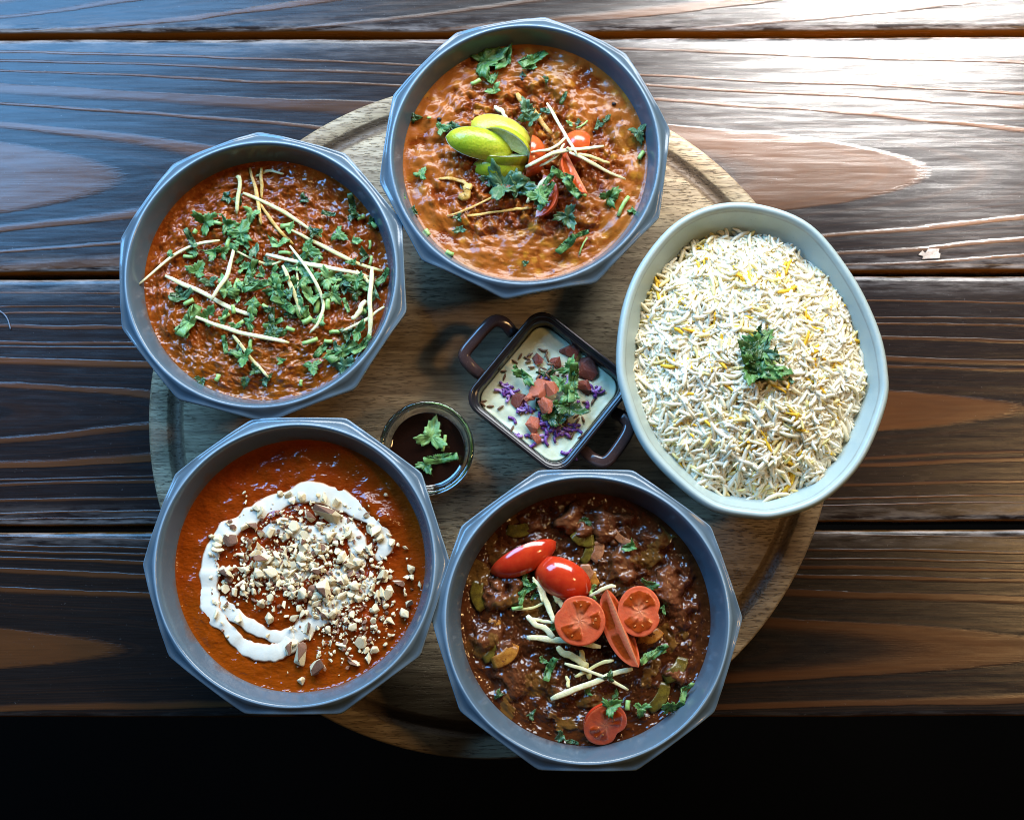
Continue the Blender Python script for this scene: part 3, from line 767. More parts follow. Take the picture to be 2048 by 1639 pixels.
def leaf_geo(kind, size, rnd):
    o = leaf_outline(kind, rnd)
    o = o / max(np.ptp(o[:, 0]), np.ptp(o[:, 1]))
    c = o.mean(0)
    rg_ = [c + (o - c) * s for s in (1, .72, .42, .15)]
    p = np.concatenate(rg_ + [c[None]])
    n = len(o)
    f = grid_faces(4, n, True)
    f += [(3 * n + j, 3 * n + (j + 1) % n, 4 * n) for j in range(n)]
    k1, k2, fo = rnd.uniform(-.5, 1.0), rnd.uniform(-.7, 1.0), rnd.uniform(0, 0.45)
    q = p - c
    z = k1 * q[:, 0] ** 2 + k2 * q[:, 1] ** 2 + fo * np.abs(q[:, 0]) + 0.11 * fbm(q[:, 0] + size * 900, q[:, 1], 0.28, 3, 71)
    z = z - z.min() * 0.6 - z.mean() * 0.4
    return np.c_[q, z] * size, f
def put_leaf(root, kind, x, y, z, size, yaw, mat, rnd, tilt=0.18, name="leaf"):
    v, f = leaf_geo(kind, size, rnd)
    R_ = rotm(yaw, rnd.gauss(0, tilt), rnd.gauss(0, tilt))
    v = v @ R_.T
    v = v + np.array([x, y, z - v[:, 2].min() * 0.55])
    o = mk(name, v, f, mat, parent=root)
    sm = o.modifiers.new("thickness", 'SOLIDIFY'); sm.thickness = 0.00025
    return o
def put_stem(root, x, y, z, L, yaw, rnd, w=0.0021, mat=None):
    u = np.linspace(-.5, .5, 4)[:, None]
    d = np.array([math.cos(yaw), math.sin(yaw), rnd.uniform(-.15, .15)])
    p = np.array([x, y, z + w * 0.45]) + u * d * L + np.array([-d[1], d[0], 0]) * (u ** 2) * L * rnd.uniform(-.4, .4)
    v, f = sweep(p, w, w * 0.85, 7, 2.0)
    return mk("stem", v, f, mat or STEM, parent=root)
def scale_of(key_z): return F_PX / (CAM_H - key_z)

def herb_garnish(name, label, hfun, zf, Z, zs, items, stems, center, seed, zadd=0.0):
    """items: (x, y, size in zoom pixels, kind, yaw degrees on the photo, material letter)"""
    rnd = random.Random(seed)
    cp_ = P(*Z(*center), zf)
    root = thing(name, label, "herb", cp_)
    pm = scale_of(zf) * zs
    for it in items:
        x, y, s, kind = it[:4]
        yaw = math.radians(-it[4]) if len(it) > 4 and it[4] is not None else rnd.uniform(0, 6.28)
        ml = it[5] if len(it) > 5 else rnd.choice('LLLPG')
        lift = it[6] if len(it) > 6 else rnd.uniform(0.0003, 0.0016)
        mt = {'L': LEAF, 'D': LEAF_D, 'P': LEAF_P, 'G': LEAF_G}[ml]
        p = P(*Z(x, y), zf); z = hfun(p[0], p[1]); p = P(*Z(x, y), z + lift)
        put_leaf(root, kind, p[0], p[1], z + lift, s * 1.10 / pm, yaw, mt, rnd, 0.12 if lift < 0.002 else 0.3)
    for it in stems:
        x, y, L = it[:3]; yaw = math.radians(-it[3]) if len(it) > 3 else rnd.uniform(0, 6.28)
        p = P(*Z(x, y), zf); z = hfun(p[0], p[1])
        put_stem(root, p[0], p[1], z + rnd.uniform(0.0002, 0.0012), L / pm, yaw, rnd, (it[4] if len(it) > 4 else 22) / pm)
    return root

def strip(pts, wz, Z, zs, hfun, zf, label, mat, lifts=None, group=None, thick=0.62):
    """a ginger strip along zoom-pixel points; lifts = height above the food along it"""
    n = len(pts)
    lifts = [0.0012] * n if lifts is None else (lifts if isinstance(lifts, (list, tuple)) else [lifts] * n)
    W3 = []
    w = wz / (scale_of(zf) * zs)
    for (x, y), l in zip(pts, lifts):
        p = P(*Z(x, y), zf); z = max(hfun(p[0], p[1]), zf - 0.001) + l + w * thick / 2
        W3.append(P(*Z(x, y), z))
    path = spline(W3, 14)
    wob = np.linspace(0, 2.2, 14)
    path[:, 0] += w * 0.30 * fbm(wob, wob * 0 + pts[0][0] * .37, 1.0, 2, 5); path[:, 1] += w * 0.30 * fbm(wob, wob * 0 + pts[0][1] * .37, 1.0, 2, 6)
    for i in range(len(path)):
        path[i, 2] = max(path[i, 2], hfun(path[i, 0], path[i, 1]) + w * 0.15)
    u = np.linspace(0, 1, 14)
    ww = w * 0.82 * (0.78 + 0.20 * np.sin(np.pi * u) + 0.22 * fbm(u * 3, u * 0 + wz + pts[0][0], 1.0, 2)); ww[0] *= 0.72; ww[-1] *= 0.62
    v, f = sweep(path, ww, ww * thick, 8, 4.0)
    o = mk("ginger_strip", v, f, mat, origin=path[7])
    return tag(o, label, "ginger strip", group)

def wedge_geo(L, R, span, bul=0.62, nu=22, nv=14):
    """fruit wedge: long axis X, skin towards +Z, core edge at the origin axis"""
    u = np.linspace(-1, 1, nu); rho = R * np.clip(1 - np.abs(u) ** 2.2, 0, 1) ** bul
    a = np.linspace(-span / 2, span / 2, nv)
    sk = np.stack([np.stack([np.full(nv, x * L / 2), r_ * np.sin(a), r_ * np.cos(a)], 1) for x, r_ in zip(u, rho)]).reshape(-1, 3)
    return sk, grid_faces(nu, nv), u, rho, a
def wedge(name, label, cat, c, L, R, span, yaw, roll, pitch=0, skin=SKINM, flesh=FLESH, group=None, pith=None):
    sk, sf, u, rho, a = wedge_geo(L, R, span)
    R_ = rotm(yaw, pitch, roll)
    zoff = -R * 0.55
    c = np.asarray(c)
    root = thing(name, label, cat, c, group)
    tr = lambda v: (v + np.array([0, 0, zoff])) @ R_.T + c
    mk("skin", tr(sk), sf, skin, parent=root)
    nu = len(u); nt = 9
    for s in (-1, 1):
        V = []; gel = []; core = []
        for x, r_ in zip(u, rho):
            for t_ in np.linspace(0, 1, nt):
                rr = r_ * t_
                g_ = sstep(0.25, 0.40, t_) * sstep(0.86, 0.74, t_) * sstep(0.93, 0.6, abs(x)) * (1 - 0.75 * math.exp(-((x - 0.02) / 0.09) ** 2))
                dent = 0.05 * R * g_
                V.append((x * L / 2, s * (rr * math.sin(span / 2)) - s * dent * math.cos(span / 2), rr * math.cos(span / 2) + dent * math.sin(span / 2)))
                gel.append(g_); core.append(sstep(0.25, 0.0, t_) * 0.8)
        o = mk("cut_face", tr(np.array(V)), grid_faces(nu, nt), flesh, parent=root, fix=False)
        attr(o, 'gel', gel); attr(o, 'core', core)
        if pith is not None:
            V = []
            for x, r_ in zip(u, rho):
                for t_, dn in ((0.88, 0.0), (0.94, 0.0003), (1.0, 0.0003)):
                    rr = r_ * t_ + 0.0001
                    V.append((x * L / 2, s * rr * math.sin(span / 2) + s * dn * math.cos(span / 2), rr * math.cos(span / 2) - dn * math.sin(span / 2)))
            mk("pith", tr(np.array(V)), grid_faces(nu, 3), pith, parent=root, fix=False)
    return root

def tomato_half(label, c, ra, rb, depth, R_, cav, notch=None, seed=0, group=None):
    """cut cherry tomato, cut face along local +Z; cav: list of (angle0, angle1, r0, r1) gel chambers in polar terms"""
    root = thing("tomato_half", label, "tomato", c, group)
    c = np.asarray(c); nr, ns_ = 26, 72
    th = np.arange(ns_) * 2 * np.pi / ns_
    def edge(a):
        e = np.ones_like(a)
        if notch is not None:
            d = np.angle(np.exp(1j * (a - notch[0])))
            e = e - notch[1] * np.exp(-(d / notch[2]) ** 2)
        return e
    E_ = edge(th)
    V = []; gel = []; core = []; 
    for q in np.linspace(0, 1, nr):
        for a, e in zip(th, E_):
            g_ = 0.0
            for a0, a1, r0, r1 in cav:
                mid, half = (a0 + a1) / 2, (a1 - a0) / 2
                da = abs(np.angle(np.exp(1j * (a - mid))))
                wig = 0.05 * math.sin(5 * a + seed)
                wg = 0.06 * float(perlin(np.array([a * 2.1 + seed * 3.7 + 20]), np.array([q * 4 + mid + 20]))[0])
                g_ = max(g_, sstep(1.0, 0.72, da / half + wg) * sstep(r0 + wig - 0.05, r0 + wig + 0.07, q + wg) * sstep(r1 + .03, r1 - .06, q + wg))
            z = 0.035 * ra * g_ * (1 + 0.5 * math.sin(9 * a + 5 * q)) - 0.025 * ra * sstep(0.95, 1.0, q) + 0.02 * ra * math.sin(7 * a + 9 * q)* 0.3
            V.append((ra * e * q * math.cos(a), rb * e * q * math.sin(a), z))
            gel.append(g_); core.append(0.6 * sstep(0.55, 0.0, q + 0.05 * math.sin(3 * a)))
    tr = lambda v: np.asarray(v) @ R_.T + c
    o = mk("cut_face", tr(V), grid_faces(nr, ns_, True), FLESH, parent=root, fix=False)
    attr(o, 'gel', gel); attr(o, 'core', core)
    V = []
    for q in np.linspace(0, 1, 14):
        cq, sq = math.cos(q * math.pi / 2), math.sin(q * math.pi / 2)
        for a, e in zip(th, E_):
            V.append((ra * e * max(cq, 1e-3) * 1.004 * math.cos(a), rb * e * max(cq, 1e-3) * 1.004 * math.sin(a), -depth * sq - 0.045 * ra * (1 - sq)))
    mk("skin", tr(V), grid_faces(14, ns_, True), SKINM, parent=root)
    rnd = random.Random(seed)
    for a0, a1, r0, r1 in cav:
        nk = rnd.randint(2, 4)
        for k in range(nk):
            a = a0 + (a1 - a0) * (0.2 + 0.6 * (k + rnd.uniform(.1, .9)) / nk); q = r0 + (r1 - r0) * rnd.uniform(0.3, 0.8)
            p = np.array([ra * q * math.cos(a), rb * q * math.sin(a), 0.035 * ra])
            v, f = ellipsoid((0, 0, 0), (0.00085, 0.0005, 0.0003), 8, 5, rotm(a + rnd.uniform(-.7, .7)))
            mk("seed", tr(v + p), f, SEED, parent=root)
    return root

# ------------------------------------------------------------------ left bowl: coriander and ginger on the red curry
hl, zl = HF['left'], FOOD['left']
herb_garnish("chopped_coriander", "chopped green coriander scattered over the red-brown curry with ginger strips", hl, zl, Z2, 2.7317,
    [(530, 530, 150, 'leaf', 60, 'L'), (720, 590, 150, 'leaf', 20, 'L'), (645, 545, 110, 'cut'), (780, 490, 100, 'leaf', 200, 'P'), (735, 640, 90, 'cut'), (445, 630, 120, 'strip', 60), (460, 690, 80, 'cut'), (570, 700, 110, 'cut'),
     (620, 690, 80, 'leaf'), (480, 800, 120, 'leaf', 30, 'L'), (545, 860, 100, 'cut', None, 'G'), (400, 945, 130, 'strip', -20, 'G'), (370, 920, 90, 'cut', None, 'D'), (435, 1075, 190, 'strip', -60, 'P'), (410, 1120, 90, 'leaf', 160, 'P'), (530, 1050, 120, 'leaf', 40, 'L'), (620, 1060, 100, 'cut'),
     (640, 900, 140, 'cut', None, 'P'), (690, 930, 90, 'leaf'), (770, 810, 150, 'strip', 110, 'L', .002), (805, 880, 150, 'strip', -15, 'L', .003), (730, 780, 90, 'cut'), (920, 650, 120, 'cut', None, 'P'), (1090, 690, 120, 'leaf', 100, 'L'), (980, 570, 80, 'cut', None, 'P'), (900, 810, 110, 'cut'), (910, 900, 130, 'leaf', 10, 'L', .002), (960, 985, 150, 'strip', 35, 'L', .002),
     (1090, 830, 150, 'leaf', 330, 'L', .0015), (1200, 840, 140, 'leaf', 80, 'P', .002), (1270, 850, 110, 'cut', None, 'G'), (1220, 930, 120, 'leaf', 140, 'P', .002), (1100, 940, 120, 'cut', None, 'P', .002), (1050, 1000, 110, 'cut', None, 'P', .0025), (1070, 1060, 90, 'cut', None, 'P'), (1150, 1070, 80, 'leaf', None, 'P'), (1000, 1040, 90, 'cut', None, 'D'),
     (1250, 600, 100, 'leaf', 120, 'L'), (1340, 635, 70, 'cut'), (1060, 405, 65, 'cut', None, 'D'), (1325, 440, 120, 'strip', 80, 'D'), (1330, 490, 80, 'cut', None, 'D'), (1390, 720, 90, 'cut', None, 'D'), (1340, 920, 100, 'leaf', None, 'D'), (1400, 880, 110, 'cut', None, 'L'), (1450, 930, 100, 'cut', None, 'G'), (1360, 1130, 130, 'cut', None, 'L'), (1300, 1140, 90, 'leaf', None, 'D'),
     (1270, 1240, 180, 'strip', -35, 'L', .002), (1160, 1225, 120, 'strip', -50, 'L'), (1110, 1320, 100, 'leaf', 170, 'L'), (1280, 1315, 150, 'leaf', 300, 'G'), (1215, 1250, 110, 'cut', None, 'L'), (1380, 1210, 130, 'strip', -45, 'P', .002), (1500, 835, 120, 'strip', -50, 'L', .002), (780, 985, 100, 'cut'), (765, 1080, 100, 'cut', None, 'L'), (870, 1150, 100, 'leaf', None, 'D'), (895, 1080, 110, 'strip', -20, 'L'), (920, 1140, 90, 'cut', None, 'L'),
     (735, 1270, 120, 'leaf', 170, 'L'), (630, 1200, 100, 'strip', 80, 'L'), (700, 1235, 90, 'cut', None, 'G'), (940, 1290, 60, 'cut', None, 'L'), (1430, 530, 60, 'cut', None, 'D'), (700, 410, 70, 'cut', None, 'D'), (640, 395, 70, 'cut', None, 'D'), (500, 1395, 75, 'cut', None, 'D'), (740, 1395, 70, 'cut', None, 'D'), (795, 1345, 80, 'leaf', None, 'D'), (850, 1395, 80, 'cut', None, 'D'), (330, 710, 50, 'cut', None, 'L'), (1200, 490, 80, 'strip', 15, 'D'), (830, 810, 70, 'cut', None, 'P'), (1040, 780, 90, 'cut', None, 'P', .002), (680, 1100, 80, 'cut', None, 'L')]
    + [(min(1390, max(420, lr.gauss(1030, 200))), min(1250, max(520, lr.gauss(880, 150))), lr.uniform(55, 115), lr.choice(('cut', 'cut', 'leaf', 'strip')), None, lr.choice('LLPGD'), lr.uniform(.0008, .0026)) for _ in range(34)],
    [(1375, 512, 45, -20, 26), (1445, 555, 40, 40, 26), (1100, 1190, 90, -20, 26), (1230, 1130, 60, 0, 24), (990, 1120, 50, 20, 24), (690, 880, 80, 105, 22), (705, 890, 70, 100, 18), (473, 590, 26, 120, 26), (598, 545, 45, 15, 22), (650, 650, 60, 105, 26), (435, 970, 60, -30, 30), (595, 1385, 40, 110, 26), (1045, 1410, 36, 95, 18), (850, 995, 40, 30, 24),
     (960, 700, 70, 5, 22), (1140, 980, 110, 100, 34), (1192, 985, 60, 95, 34), (1085, 1075, 60, -30, 34), (970, 555, 70, -10, 30), (430, 720, 60, 5, 22), (1195, 1185, 46, 5, 24), (770, 1200, 60, 92, 22), (680, 1010, 50, 80, 24), (1425, 660, 50, 92, 16), (1430, 745, 50, 100, 18), (640, 1050, 50, -40, 22), (710, 1090, 60, -35, 24), (1390, 1010, 60, 70, 24), (1130, 900, 50, 60, 30)],
    (800, 850), 101)
LS = [
    ([(155, 875), (330, 730), (450, 660), (600, 630)], 22, "thin curved ginger strip reaching over the left wall of the coriander-strewn red curry", GINGER_W, [.004, .002, .001, .0005]),
    ([(300, 822), (540, 935), (780, 1045)], 34, "thick straight ginger strip crossed by a bent one, left in the coriander-strewn red curry", GINGER_W, None),
    ([(430, 1035), (690, 1125), (980, 1190)], 30, "long ginger strip lying lowest and flattest across the coriander-strewn red curry", GINGER_W, .002),
    ([(672, 680), (640, 820), (555, 960)], 30, "bent pale ginger strip standing upright across the thick strip, left of the coriander heap", GINGER_W, [.002, .003, .004]),
    ([(675, 680), (790, 735), (880, 765), (940, 740)], 18, "short ginger strip with an orange tip, joined to the bent strip's top", GINGER, .002),
    ([(845, 705), (1060, 745), (1250, 790), (1420, 835)], 30, "long thick ginger strip across the middle right of the coriander-strewn red curry", GINGER_W, [.002, .003, .003, .002]),
    ([(985, 660), (1110, 830), (1165, 960), (1150, 1060), (1090, 1135)], 24, "hook-shaped ginger strip bending down over the thickest coriander heap", GINGER_W, [.004, .005, .004, .003, .002]),
    ([(950, 770), (1000, 900), (1045, 1050)], 30, "straight ginger strip just left of the hook-shaped one on the coriander heap", GINGER, .003),
    ([(1020, 760), (1030, 910)], 14, "very thin upright ginger shred between two strips on the coriander heap", GINGER, .003),
    ([(990, 570), (1130, 650), (1300, 730), (1490, 800)], 28, "long ginger strip sloping down to the right wall of the coriander-strewn red curry", GINGER, .001),
    ([(730, 370), (870, 430), (1010, 520), (1140, 620)], 26, "ginger strip with an orange-stained end sloping through the upper half of the red curry", GINGER, [.003, .002, .001, .0002]),
    ([(800, 400), (900, 540), (1000, 650)], 24, "stained ginger strip running steeply below the sloping one in the upper red curry", GINGER_S, .001),
    ([(765, 235), (800, 380), (830, 540)], 26, "brown-stained ginger strip at the back wall, left of a shorter stained one, red curry", GINGER_S, .0003),
    ([(825, 235), (830, 400)], 24, "short orange-stained ginger strip at the back wall of the coriander-strewn red curry", GINGER_S, .0003),
    ([(690, 275), (708, 300), (690, 490)], 28, "pale upright ginger strip with a hooked top at the back left of the red curry", GINGER, .002),
    ([(800, 275), (860, 255), (950, 270)], 20, "curved ginger strip half sunk along the back wall of the coriander-strewn red curry", GINGER, .0004),
    ([(670, 1145), (760, 1260), (865, 1375)], 24, "ginger strip running down to burnt herbs at the near edge of the red curry", GINGER, .001),
    ([(1435, 780), (1425, 980), (1415, 1180)], 34, "broad upright ginger strip leaning on the right wall of the coriander-strewn red curry", GINGER_W, [.004, .004, .003]),
    ([(1500, 990), (1390, 1065), (1270, 1125)], 22, "slim ginger strip crossing under the broad upright one at the right wall", GINGER_W, [.004, .003, .002]),
    ([(1400, 960), (1325, 1060)], 36, "short stubby ginger piece left of the broad upright strip at the right wall", GINGER_W, .003),
    ([(1340, 795), (1430, 870)], 26, "short ginger strip touching the top of the broad upright one at the right wall", GINGER, .003),
]
for pts, w, lab, mt, lf in LS:
    strip(pts, w, Z2, 2.7317, hl, zl, lab, mt, lf, "ginger strips on the red curry")

# ------------------------------------------------------------------ far bowl: lime, tomato, ginger and coriander on the lentils
ht, zt = HF['top'], FOOD['top']
def at1(x, y, lift):
    p = P(*Z1(x, y), zt); z = ht(p[0], p[1]) + lift
    return P(*Z1(x, y), z)
s1 = scale_of(zt) * 2.777
for x, y, L, R, span, yaw, roll, pit, lift, lab, sk in [
    (725, 690, 400, 112, 1.7, -20, -0.30, 0.0, .0045, "yellowish lime wedge lying at the back of the lime heap on lentil curry", LIMEY),
    (775, 735, 330, 108, 1.45, -28, -1.35, 0.0, .0065, "lime wedge in the middle of the heap showing its pale pulp, touching tomato", LIME),
    (720, 905, 320, 92, 1.7, 0, 0.45, 0.0, .0025, "darker lime wedge lying lowest and nearest in the lime heap on lentil curry", LIME),
    (738, 868, 330, 100, 1.5, -2, 1.30, 0.0, .0050, "lime wedge with a bright white pith edge, in front of the topmost one", LIME),
    (610, 768, 400, 104, 2.0, -13, 0.12, 0.10, .0090, "bright green lime wedge lying peel up on top of the lime heap", LIME)]:
    wedge("lime_wedge", lab, "lime wedge", at1(x, y, lift), L / s1, R / s1, span, math.radians(yaw), roll, pit, sk, PULP, "lime wedges on the lentil curry", PITH)
for x, y, L, R, span, yaw, roll, pit, lift, lab in [
    (925, 835, 255, 100, 1.7, 82, 0.95, 0.0, .0055, "tomato wedge nearest the limes, standing on its side on lentil curry"),
    (1140, 775, 220, 100, 2.0, 70, -0.30, 0.0, .005, "orange-red tomato wedge with its skin up, behind the crossed ginger strips"),
    (1105, 955, 270, 95, 1.55, -64, 1.75, 0.0, .0080, "orange tomato wedge leaning in front of the crossed ginger, coriander on it"),
    (995, 1075, 255, 112, 1.6, 80, 1.95, 0.0, .0050, "nearest tomato wedge on lentil curry, pink cut side up under coriander")]:
    wedge("tomato_wedge", lab, "tomato", at1(x, y, lift), L / s1, R / s1, span, math.radians(yaw), roll, pit, SKINO, FLESH, "tomato wedges on the lentil curry")
T1 = [
    ([(985, 545), (1060, 680), (1150, 835)], 24, "ginger strip pointing up out of the crossed pile beside the tomato wedges", GINGER_W, [.006, .011, .015]),
    ([(895, 815), (1000, 800), (1090, 735)], 20, "short ginger strip over the tomato wedge nearest the limes", GINGER_W, [.012, .013, .013]),
    ([(860, 900), (1000, 835), (1120, 800), (1300, 785)], 28, "longest ginger strip lying across all the tomato wedges beside the limes", GINGER_W, [.011, .0135, .0145, .012]),
    ([(940, 895), (1030, 845), (1080, 770)], 20, "short ginger strip tucked under the longest one on the tomato wedges", GINGER_W, [.011, .012, .012]),
    ([(1110, 815), (1240, 880), (1420, 970)], 24, "ginger strip sloping from the tomato pile down to the right on lentil curry", GINGER_W, [.014, .009, .002]),
    ([(1150, 825), (1250, 850), (1330, 875)], 22, "short brown-tipped ginger strip pointing right from the tomato pile", GINGER, [.013, .010, .006]),
    ([(1090, 790), (1125, 815)], 22, "tiny ginger piece at the crossing of the strips on the tomato pile", GINGER_W, .0135),
    ([(690, 560), (720, 580), (760, 630)], 32, "short broad ginger piece lying just behind the limes on lentil curry", GINGER_W, .001),
    ([(815, 490), (900, 590), (1020, 720)], 40, "broad orange-stained ginger strip running from the tomato pile to the back", GINGER_S, [.0005, .001, .003]),
    ([(430, 1170), (560, 1130), (690, 1060)], 16, "thin stained ginger shred at the front left of the lentil curry", GINGER_S, .0004),
    ([(540, 1170), (720, 1150), (900, 1125)], 20, "stained ginger shred lying level, pointing at the nearest tomato wedge", GINGER_S, .0004),
    ([(385, 965), (480, 970), (560, 1000)], 26, "curled orange-stained ginger shred at the left of the lentil curry", GINGER_S, .0004),
    ([(500, 1085), (540, 1035), (565, 990)], 60, "chunky orange ginger knob at the left of the lentil curry", GINGER_S, .0003),
    ([(875, 1095), (980, 960)], 32, "pale ginger strip under the coriander on the nearest tomato wedge", GINGER_W, [.006, .010]),
]
for pts, w, lab, mt, lf in T1:
    strip(pts, w, Z1, 2.777, ht, zt, lab, mt, lf, "ginger strips on the lentil curry", 0.5)
herb_garnish("coriander_sprinkle", "coriander leaves scattered over the orange lentil curry beside lime and tomato", ht, zt, Z1, 2.777,
    [(640, 310, 230, 'leaf', 70, 'L'), (760, 290, 170, 'cut', 100, 'L'), (905, 310, 170, 'strip', -30, 'L'), (880, 340, 90, 'leaf', None, 'L'), (675, 415, 110, 'cut', None, 'L'), (690, 475, 105, 'cut', None, 'P'), (870, 595, 130, 'cut', None, 'G', .003), (900, 640, 100, 'leaf', None, 'G', .002), (400, 690, 90, 'leaf', 80, 'L'), (450, 675, 90, 'cut', None, 'D'), (250, 628, 70, 'leaf', None, 'D'), (285, 945, 85, 'leaf', 30, 'L'),
     (160, 1030, 140, 'strip', 60, 'P', .003), (240, 1145, 60, 'cut', None, 'D'), (740, 1005, 240, 'leaf', 85, 'G', .0004), (660, 970, 150, 'cut', None, 'G'), (830, 1010, 170, 'cut', None, 'D'), (940, 1070, 140, 'leaf', 30, 'L', .011), (990, 1040, 120, 'strip', -60, 'L', .012), (950, 1110, 90, 'cut', None, 'L', .011), (1055, 945, 130, 'strip', 20, 'L', .015), (1120, 1020, 130, 'strip', 50, 'L', .014), (1000, 960, 100, 'strip', -50, 'L', .014),
     (1095, 1175, 150, 'leaf', 150, 'G'), (1325, 1065, 125, 'leaf', 40, 'L', .002), (1360, 1050, 70, 'cut', None, 'L'), (1460, 1145, 65, 'cut', None, 'L'), (1110, 1320, 140, 'strip', -35, 'L', .002), (1180, 1270, 80, 'strip', -15, 'L', .002), (1490, 715, 110, 'leaf', 160, 'G'), (500, 1250, 80, 'cut', None, 'G'), (490, 1180, 55, 'leaf', None, 'D'), (865, 1440, 45, 'leaf', None, 'D'), (985, 590, 80, 'strip', 10, 'G'), (1110, 660, 50, 'cut', None, 'P'), (1075, 520, 80, 'strip', -65, 'D'), (980, 415, 45, 'cut', None, 'D'), (1270, 670, 70, 'cut', None, 'G'), (850, 385, 40, 'cut', None, 'D'), (1310, 640, 60, 'cut', None, 'D'), (1160, 650, 40, 'cut', None, 'D')],
    [(590, 440, 60, -30, 26), (1402, 1120, 130, -62, 24), (1505, 838, 55, -60, 26), (445, 1385, 46, 25, 26), (1180, 1340, 110, -65, 10), (1180, 675, 80, -35, 12), (332, 638, 22, 0, 14), (320, 1270, 40, 60, 26), (1175, 1055, 60, 30, 20)], (850, 850), 102)
PEPPER = organic("black_seed", (0.010, 0.009, 0.010), (0.025, 0.022, 0.022), 0.002, 0.25, 0.0002, 0.001, 0)
for x, y, r_, lab in ((385, 635, 15, "black peppercorn beside the coriander at the left of the lentil curry"), (1355, 550, 13, "black seed near the back right wall of the lentil curry"), (1245, 707, 10, "small dark seed right of the tomato wedge on the lentil curry"), (845, 415, 9, "tiny dark seed below the big coriander leaf at the back of lentil curry"), (1215, 1250, 8, "tiny dark seed near the front right of the lentil curry")):
    p = at1(x, y, 0.0004); v, f = ellipsoid(p, (r_ / s1, r_ / s1 * 0.8, r_ / s1 * 0.75), 10, 7)
    tag(mk("peppercorn", v, f, PEPPER, origin=p), lab, "seed", "seeds in the lentil curry")

# ------------------------------------------------------------------ near left bowl: cream swirl and chopped nuts
hb, zb = HF['bl'], FOOD['bl']
t = NT("cream"); v = t.coord()
c = t.mix(t.noise(v, 160, 3), (0.62, 0.58, 0.46), (0.70, 0.67, 0.57))
c = t.mix(t.ramp(t.math('ADD', t.attr('thin'), t.math('MULTIPLY', t.math('SUBTRACT', t.noise(v, 260, 3), 0.5), 0.9)), [(0.32, 0), (0.9, 0.9)]), c, (0.46, 0.17, 0.045))
CREAM = t.out(c, 0.2, t.bump(t.noise(v, 240, 2), 0.0003, 0.6), 0.45)
s3 = scale_of(zb) * 2.6875
swirls = [
    ([(1300, 780), (1345, 700), (1300, 590), (1190, 500), (1060, 440), (940, 412), (820, 448), (700, 500), (600, 560), (480, 640), (420, 720), (402, 850), (398, 960), (420, 1060), (500, 1150), (570, 1230), (650, 1268), (740, 1275), (800, 1250), (860, 1190), (960, 1110), (1050, 1030), (1150, 980), (1240, 930), (1280, 870)],
     [60, 70, 80, 90, 100, 105, 90, 95, 95, 90, 80, 90, 95, 95, 70, 62, 85, 95, 80, 110, 100, 90, 75, 70, 40]),
    ([(440, 980), (520, 1060), (640, 1140), (760, 1190), (860, 1170)], [60, 70, 62, 66, 80]),
    ([(670, 640), (780, 595), (880, 620), (1000, 645), (1080, 620), (1150, 560)], [60, 85, 80, 90, 90, 80]),
    ([(880, 640), (930, 720), (1010, 700)], [60, 80, 60]), ([(1120, 560), (1195, 680), (1190, 790), (1090, 860), (1010, 950), (940, 1100)], [80, 85, 80, 90, 90, 70]),
    ([(660, 700), (700, 800), (830, 850), (960, 800)], [50, 110, 120, 90]), ([(1100, 850), (1240, 780)], [70, 60])]
vs = []
for pts, ws in swirls:
    p3 = []
    for x, y in pts:
        p = P(*Z3(x, y), zb); p[2] = hb(p[0], p[1]); p3.append(p)
    n = 8 * len(pts); path = spline(p3, n)
    ww = np.interp(np.linspace(0, 1, n), np.linspace(0, 1, len(ws)), ws) * 1.12 / s3
    ww = ww * (1 + 0.34 * fbm(np.arange(n) * 1.0, np.full(n, pts[0][0] * 1.0), 6.0, 2, 81))
    ww[0] *= 0.3; ww[1] *= 0.75; ww[-1] *= 0.3; ww[-2] *= 0.75
    for i in range(n): path[i, 2] = hb(path[i, 0], path[i, 1]) + 0.0001
    vs.append(sweep(path, ww, np.minimum(ww * 0.17, 0.0019), 14, 2.0))
v, f = join(vs)
p0 = P(*Z3(850, 850), zb)
_ca = np.abs(np.cos((np.arange(14) + .5) * 2 * np.pi / 14))
cs = mk("cream_swirl", v, f, CREAM, origin=p0, fix=False); attr(cs, 'thin', np.tile(_ca ** 5, len(v) // 14)[:len(v)])
tag(cs, "swirl of white cream poured in a spiral on the tomato gravy", "cream")
NUT = organic("almond_flesh", (0.70, 0.54, 0.29), (0.80, 0.68, 0.44), 0.002, 0.5, 0.0002, 0.0008, 0.25, 0.0012, (1, .8, .5))
NSK = organic("almond_skin", (0.17, 0.070, 0.032), (0.30, 0.145, 0.085), 0.0012, 0.6, 0.0003, 0.0006, 0.05)
nuts = thing("chopped_nuts", "heap of chopped almonds with brown skin flecks over the cream swirl", "nuts", p0)
nr_ = random.Random(17)
